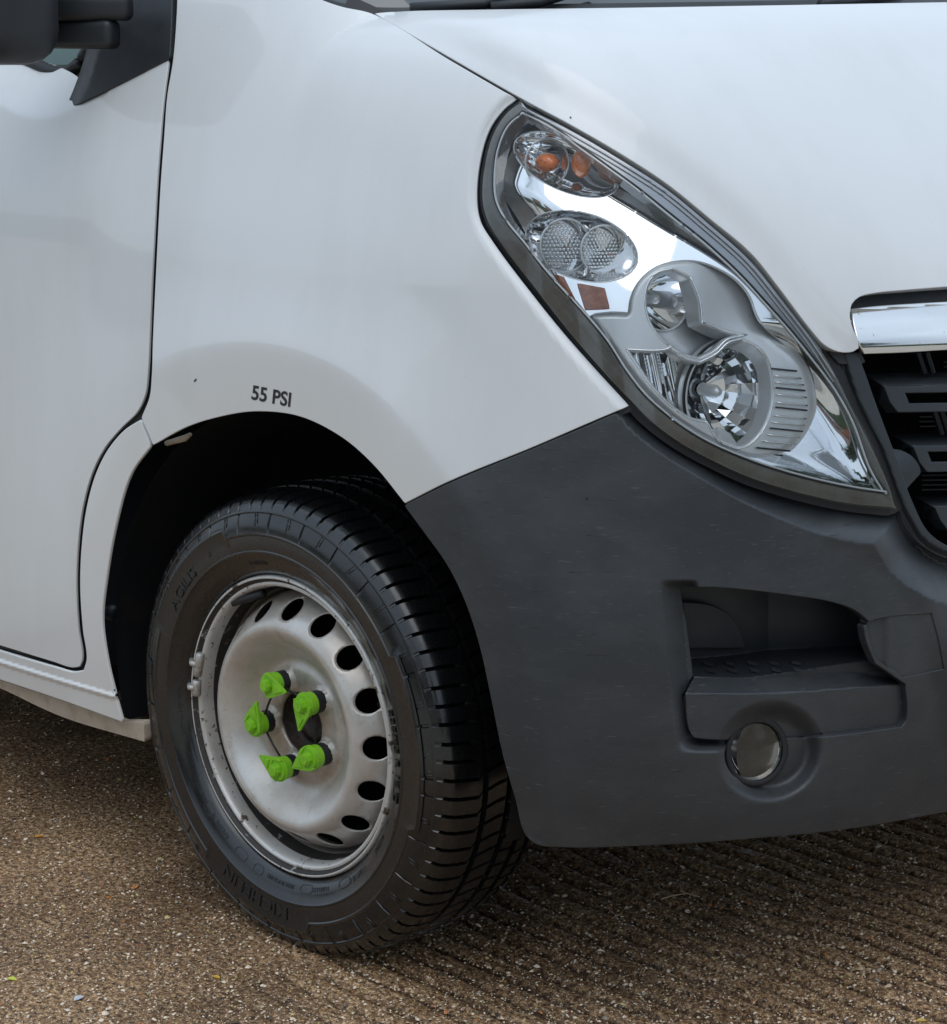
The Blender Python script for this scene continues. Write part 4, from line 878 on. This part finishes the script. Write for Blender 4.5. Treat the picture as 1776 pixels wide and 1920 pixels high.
link(bpy.data.objects.new('ground', me), kind='structure')
# ground beyond the detailed patch: one sheet with an opening for it
a, b2, c, d = -1.7, 1.6, -2.1, 1.0; B = 60
V = [(-B, -B, 0), (B, -B, 0), (B, B, 0), (-B, B, 0), (a, c, 0), (b2, c, 0), (b2, d, 0), (a, d, 0)]
mk('unseen_bounce_ground', V, [[0, 1, 5, 4], [1, 2, 6, 5], [2, 3, 7, 6], [3, 0, 4, 7]], mat('pale_bounce_concrete', (.44, .39, .32), .85, var=[(1.5, .4, .7, (.36, .31, .25)), (40, .5, .7, (.50, .45, .38))], bump=(120, .4, .003)), kind='structure')  # unseen sheet, made pale to bounce light onto the van's lower sides
# loose chips of stone, seeds and leaf litter
cols = [(.80, .66, .50), (.62, .45, .30), (.34, .20, .12), (.55, .42, .18), (.50, .17, .04), (.10, .07, .05), (.35, .30, .24)]
SM = [mat('chip_%s' % k, c_, .5) for k, c_ in zip(('pale', 'tan', 'brown', 'straw', 'orange', 'dark', 'grey'), cols)]
N = 30000; px = RNG.uniform(-60, 1840, N*3); py = 1290+RNG.uniform(0, 1, N*3)**.8*680; G = plane_hit(px, py, 2, 0.)[:N]
V = []; Fc = []; MI = []
w_ = [.36, .22, .15, .09, .04, .08, .06]
mi = RNG.choice(7, N, p=w_); sz = RNG.gamma(1.5, .00062, N)+.0006; sz[:500] += RNG.uniform(.0008, .0028, 500); el = RNG.uniform(.35, 1, N); ang = RNG.uniform(0, 6.28, N); tl = RNG.normal(0, .25, (N, 2))
for k in range(N):
    x, y = G[k, 0], G[k, 1]; c_, s_ = math.cos(ang[k]), math.sin(ang[k]); r = sz[k]; n0 = len(V)
    ring = [(1, 0), (.45, .8), (-.5, .75), (-1, -.1), (-.4, -.85), (.6, -.7)]
    for (a1, b1) in ring:
        dx = a1*r; dy = b1*r*el[k]; V.append((x+dx*c_-dy*s_, y+dx*s_+dy*c_, .0004+max(-.3*r, dx*tl[k, 0]+dy*tl[k, 1])))
    V.append((x, y, .0006+r*.55))
    for j in range(6): Fc.append((n0+j, n0+(j+1) % 6, n0+6)); MI.append(int(mi[k]))
o = mk('gravel', V, Fc, SM, kind='stuff', label='pale and brown stone chips and litter scattered over the wet ground', cat='gravel'); o.data.polygons.foreach_set('material_index', MI)
# leaves one can point to
def leaf(x, y, s, col, label, rot, cat='leaf'):
    P = plane_hit(np.array(float(x)), np.array(float(y)), 2, 0.); m = mat('leaf_'+str(len(bpy.data.materials)), col, .5, var=[(300, .45, .7, tuple(q*.7 for q in col))])
    pr = [(-1, 0, .1), (-.5, .42, .25), (0, .6, .3), (.55, .4, .22), (1, 0, .05), (.55, -.38, .2), (0, -.55, .28), (-.5, -.42, .2), (0, 0, .12)]
    c_, s_ = math.cos(rot), math.sin(rot); V = [((a*c_-b*s_)*s+0, (a*s_+b*c_)*s, h*s+.001) for a, b, h in pr]; n = len(V)
    V += [(a, b, h-.0006) for a, b, h in V]; Fc = [[8, j, (j+1) % 8] for j in range(8)]+[[8+n, (j+1) % 8+n, j+n] for j in range(8)]+[[j, j+n, (j+1) % 8+n, (j+1) % 8] for j in range(8)]
    o = mk('leaf', V, Fc, m, label=label, cat=cat, group='fallen leaves on the ground'); o.location = P; return o
leaf(22, 1838, .0085, (.62, .66, .08), 'bright yellow leaf on the ground near the bottom left corner', .4)
leaf(73, 1570, .0080, (.62, .27, .03), 'orange leaf scrap on the ground left of the tyre, nearest the sill', 1.0)
leaf(254, 1665, .0085, (.66, .26, .08), 'orange leaf scrap on the ground between yellow leaf and tyre', 2.1)
leaf(406, 1834, .0065, (.68, .40, .03), 'amber leaf scrap on the ground below the tyre', .2)
leaf(1728, 1916, .008, (.62, .42, .10), 'yellow brown leaf scrap at the bottom right corner', .9)
leaf(148, 1874, .010, (.62, .64, .68), 'pale bluish white scrap of paper at the bottom left', 1.7, 'paper scrap')
V, Fc = tube([tuple(plane_hit(np.array(float(x)), np.array(float(y)), 2, .003)) for x, y in ((1240, 1686), (1262, 1679), (1290, 1675), (1312, 1682))], .0012, 5)
mk('twig', V, Fc, SM[1], label='thin pale twig lying on the ground below the bumper', cat='twig')
# ------------------------------------------------------------------ surroundings that the paint and chrome reflect (behind the camera)
BRICK = mat('house_brick', (.34, .13, .075), .85, var=[(3, .4, .7, (.26, .10, .06)), (40, .5, .7, (.40, .2, .13))])
ROOF = mat('roof_tile', (.12, .075, .06), .8); FRAME = mat('window_frame', (.75, .75, .75), .4); PANE = mat('window_pane', (.03, .04, .05), .05, 0, 1)
LEAF = mat('hedge_leaf', (.05, .08, .03), .7, var=[(1.3, .4, .6, (.02, .035, .012)), (7, .45, .6, (.09, .12, .05)), (25, .5, .6, (.012, .02, .008))])
def house(cx, cy, rz, w, d, h, label):
    root = link(bpy.data.objects.new('brick_house', None), label=label, cat='house'); root.location = (cx, cy, 0); root.rotation_euler = (0, 0, rz)
    V, Fc = box(-w/2, w/2, -d/2, d/2, 0, h); mk('wall', V, Fc, BRICK, root)
    V = [(-w/2-.3, -d/2-.3, h), (w/2+.3, -d/2-.3, h), (w/2+.3, d/2+.3, h), (-w/2-.3, d/2+.3, h), (-w/2-.3, 0, h+2.2), (w/2+.3, 0, h+2.2)]
    mk('roof', V, [[0, 1, 5, 4], [2, 3, 4, 5], [0, 4, 3], [1, 2, 5], [0, 3, 2, 1]], ROOF, root)
    for sx in (-.3, .3):
        for z0 in (.9, 3.3):
            for s in (-1, 1):
                V, Fc = box(sx*w-.75, sx*w+.75, s*d/2-.06, s*d/2+.06, z0, z0+1.3); f = mk('window', V, Fc, FRAME, root)
                V, Fc = box(sx*w-.65, sx*w+.65, s*d/2-.08, s*d/2+.08, z0+.1, z0+1.2); mk('pane', V, Fc, PANE, f)
house(4.5, -28, .1, 9, 7, 4.8, 'red brick house across the road behind the photographer, seen only in reflections')
house(27, -8.5, 1.45, 9, 7, 4.8, 'red brick house at the side of the road, seen only in reflections')
house(-9, -29, -.1, 8, 7, 4.8, 'smaller red brick house to the left across the road, seen only in reflections')
def tree(x, y, h, label):
    root = link(bpy.data.objects.new('tree', None), label=label, cat='tree'); root.location = (x, y, 0)
    V, Fc = tube([(0, 0, 0), (.05, 0, h*.4), (0, .1, h*.7)], [.2, .14, .06], 8); mk('trunk', V, Fc, ROOF, root)
    V = []; Fc = []
    for k in range(1500):
        u = RNG.normal(0, 1, 3); u /= np.linalg.norm(u); p = u*RNG.uniform(.5, 1)**.5*np.array([h*.32, h*.32, h*.36])*(1+.25*math.sin(u[0]*7+u[2]*5))+np.array([0, 0, h*.68])
        a = RNG.normal(0, .22, 3); b = RNG.normal(0, .22, 3); n = len(V); V += [tuple(p), tuple(p+a), tuple(p+a+b), tuple(p+b)]; Fc.append([n, n+1, n+2, n+3])
    mk('crown', V, Fc, LEAF, root)
tree(13.5, -17, 7, 'broad green tree behind the photographer, seen only in reflections'); tree(19, -2, 6, 'green tree ahead of the van, seen only in reflections'); V, Fc = box(12.6, 13.6, -9, 12, 0, 1.8); mk('added_hedge', V, Fc, LEAF, label='long clipped green hedge, unseen, added ahead of the van to block low light', cat='hedge')  # hedge added out of view to keep low light from under the van
V, Fc = box(-24, 16, -13.6, -12.6, 0, 1.8); mk('added_hedge', V, Fc, LEAF, label='long clipped green hedge, added in front of the brick houses to darken the reflected horizon', cat='hedge')  # hedge added out of view as a dark horizon band for the reflections
tree(17, 6, 7, 'tall green tree far ahead of the van, seen only in reflections')
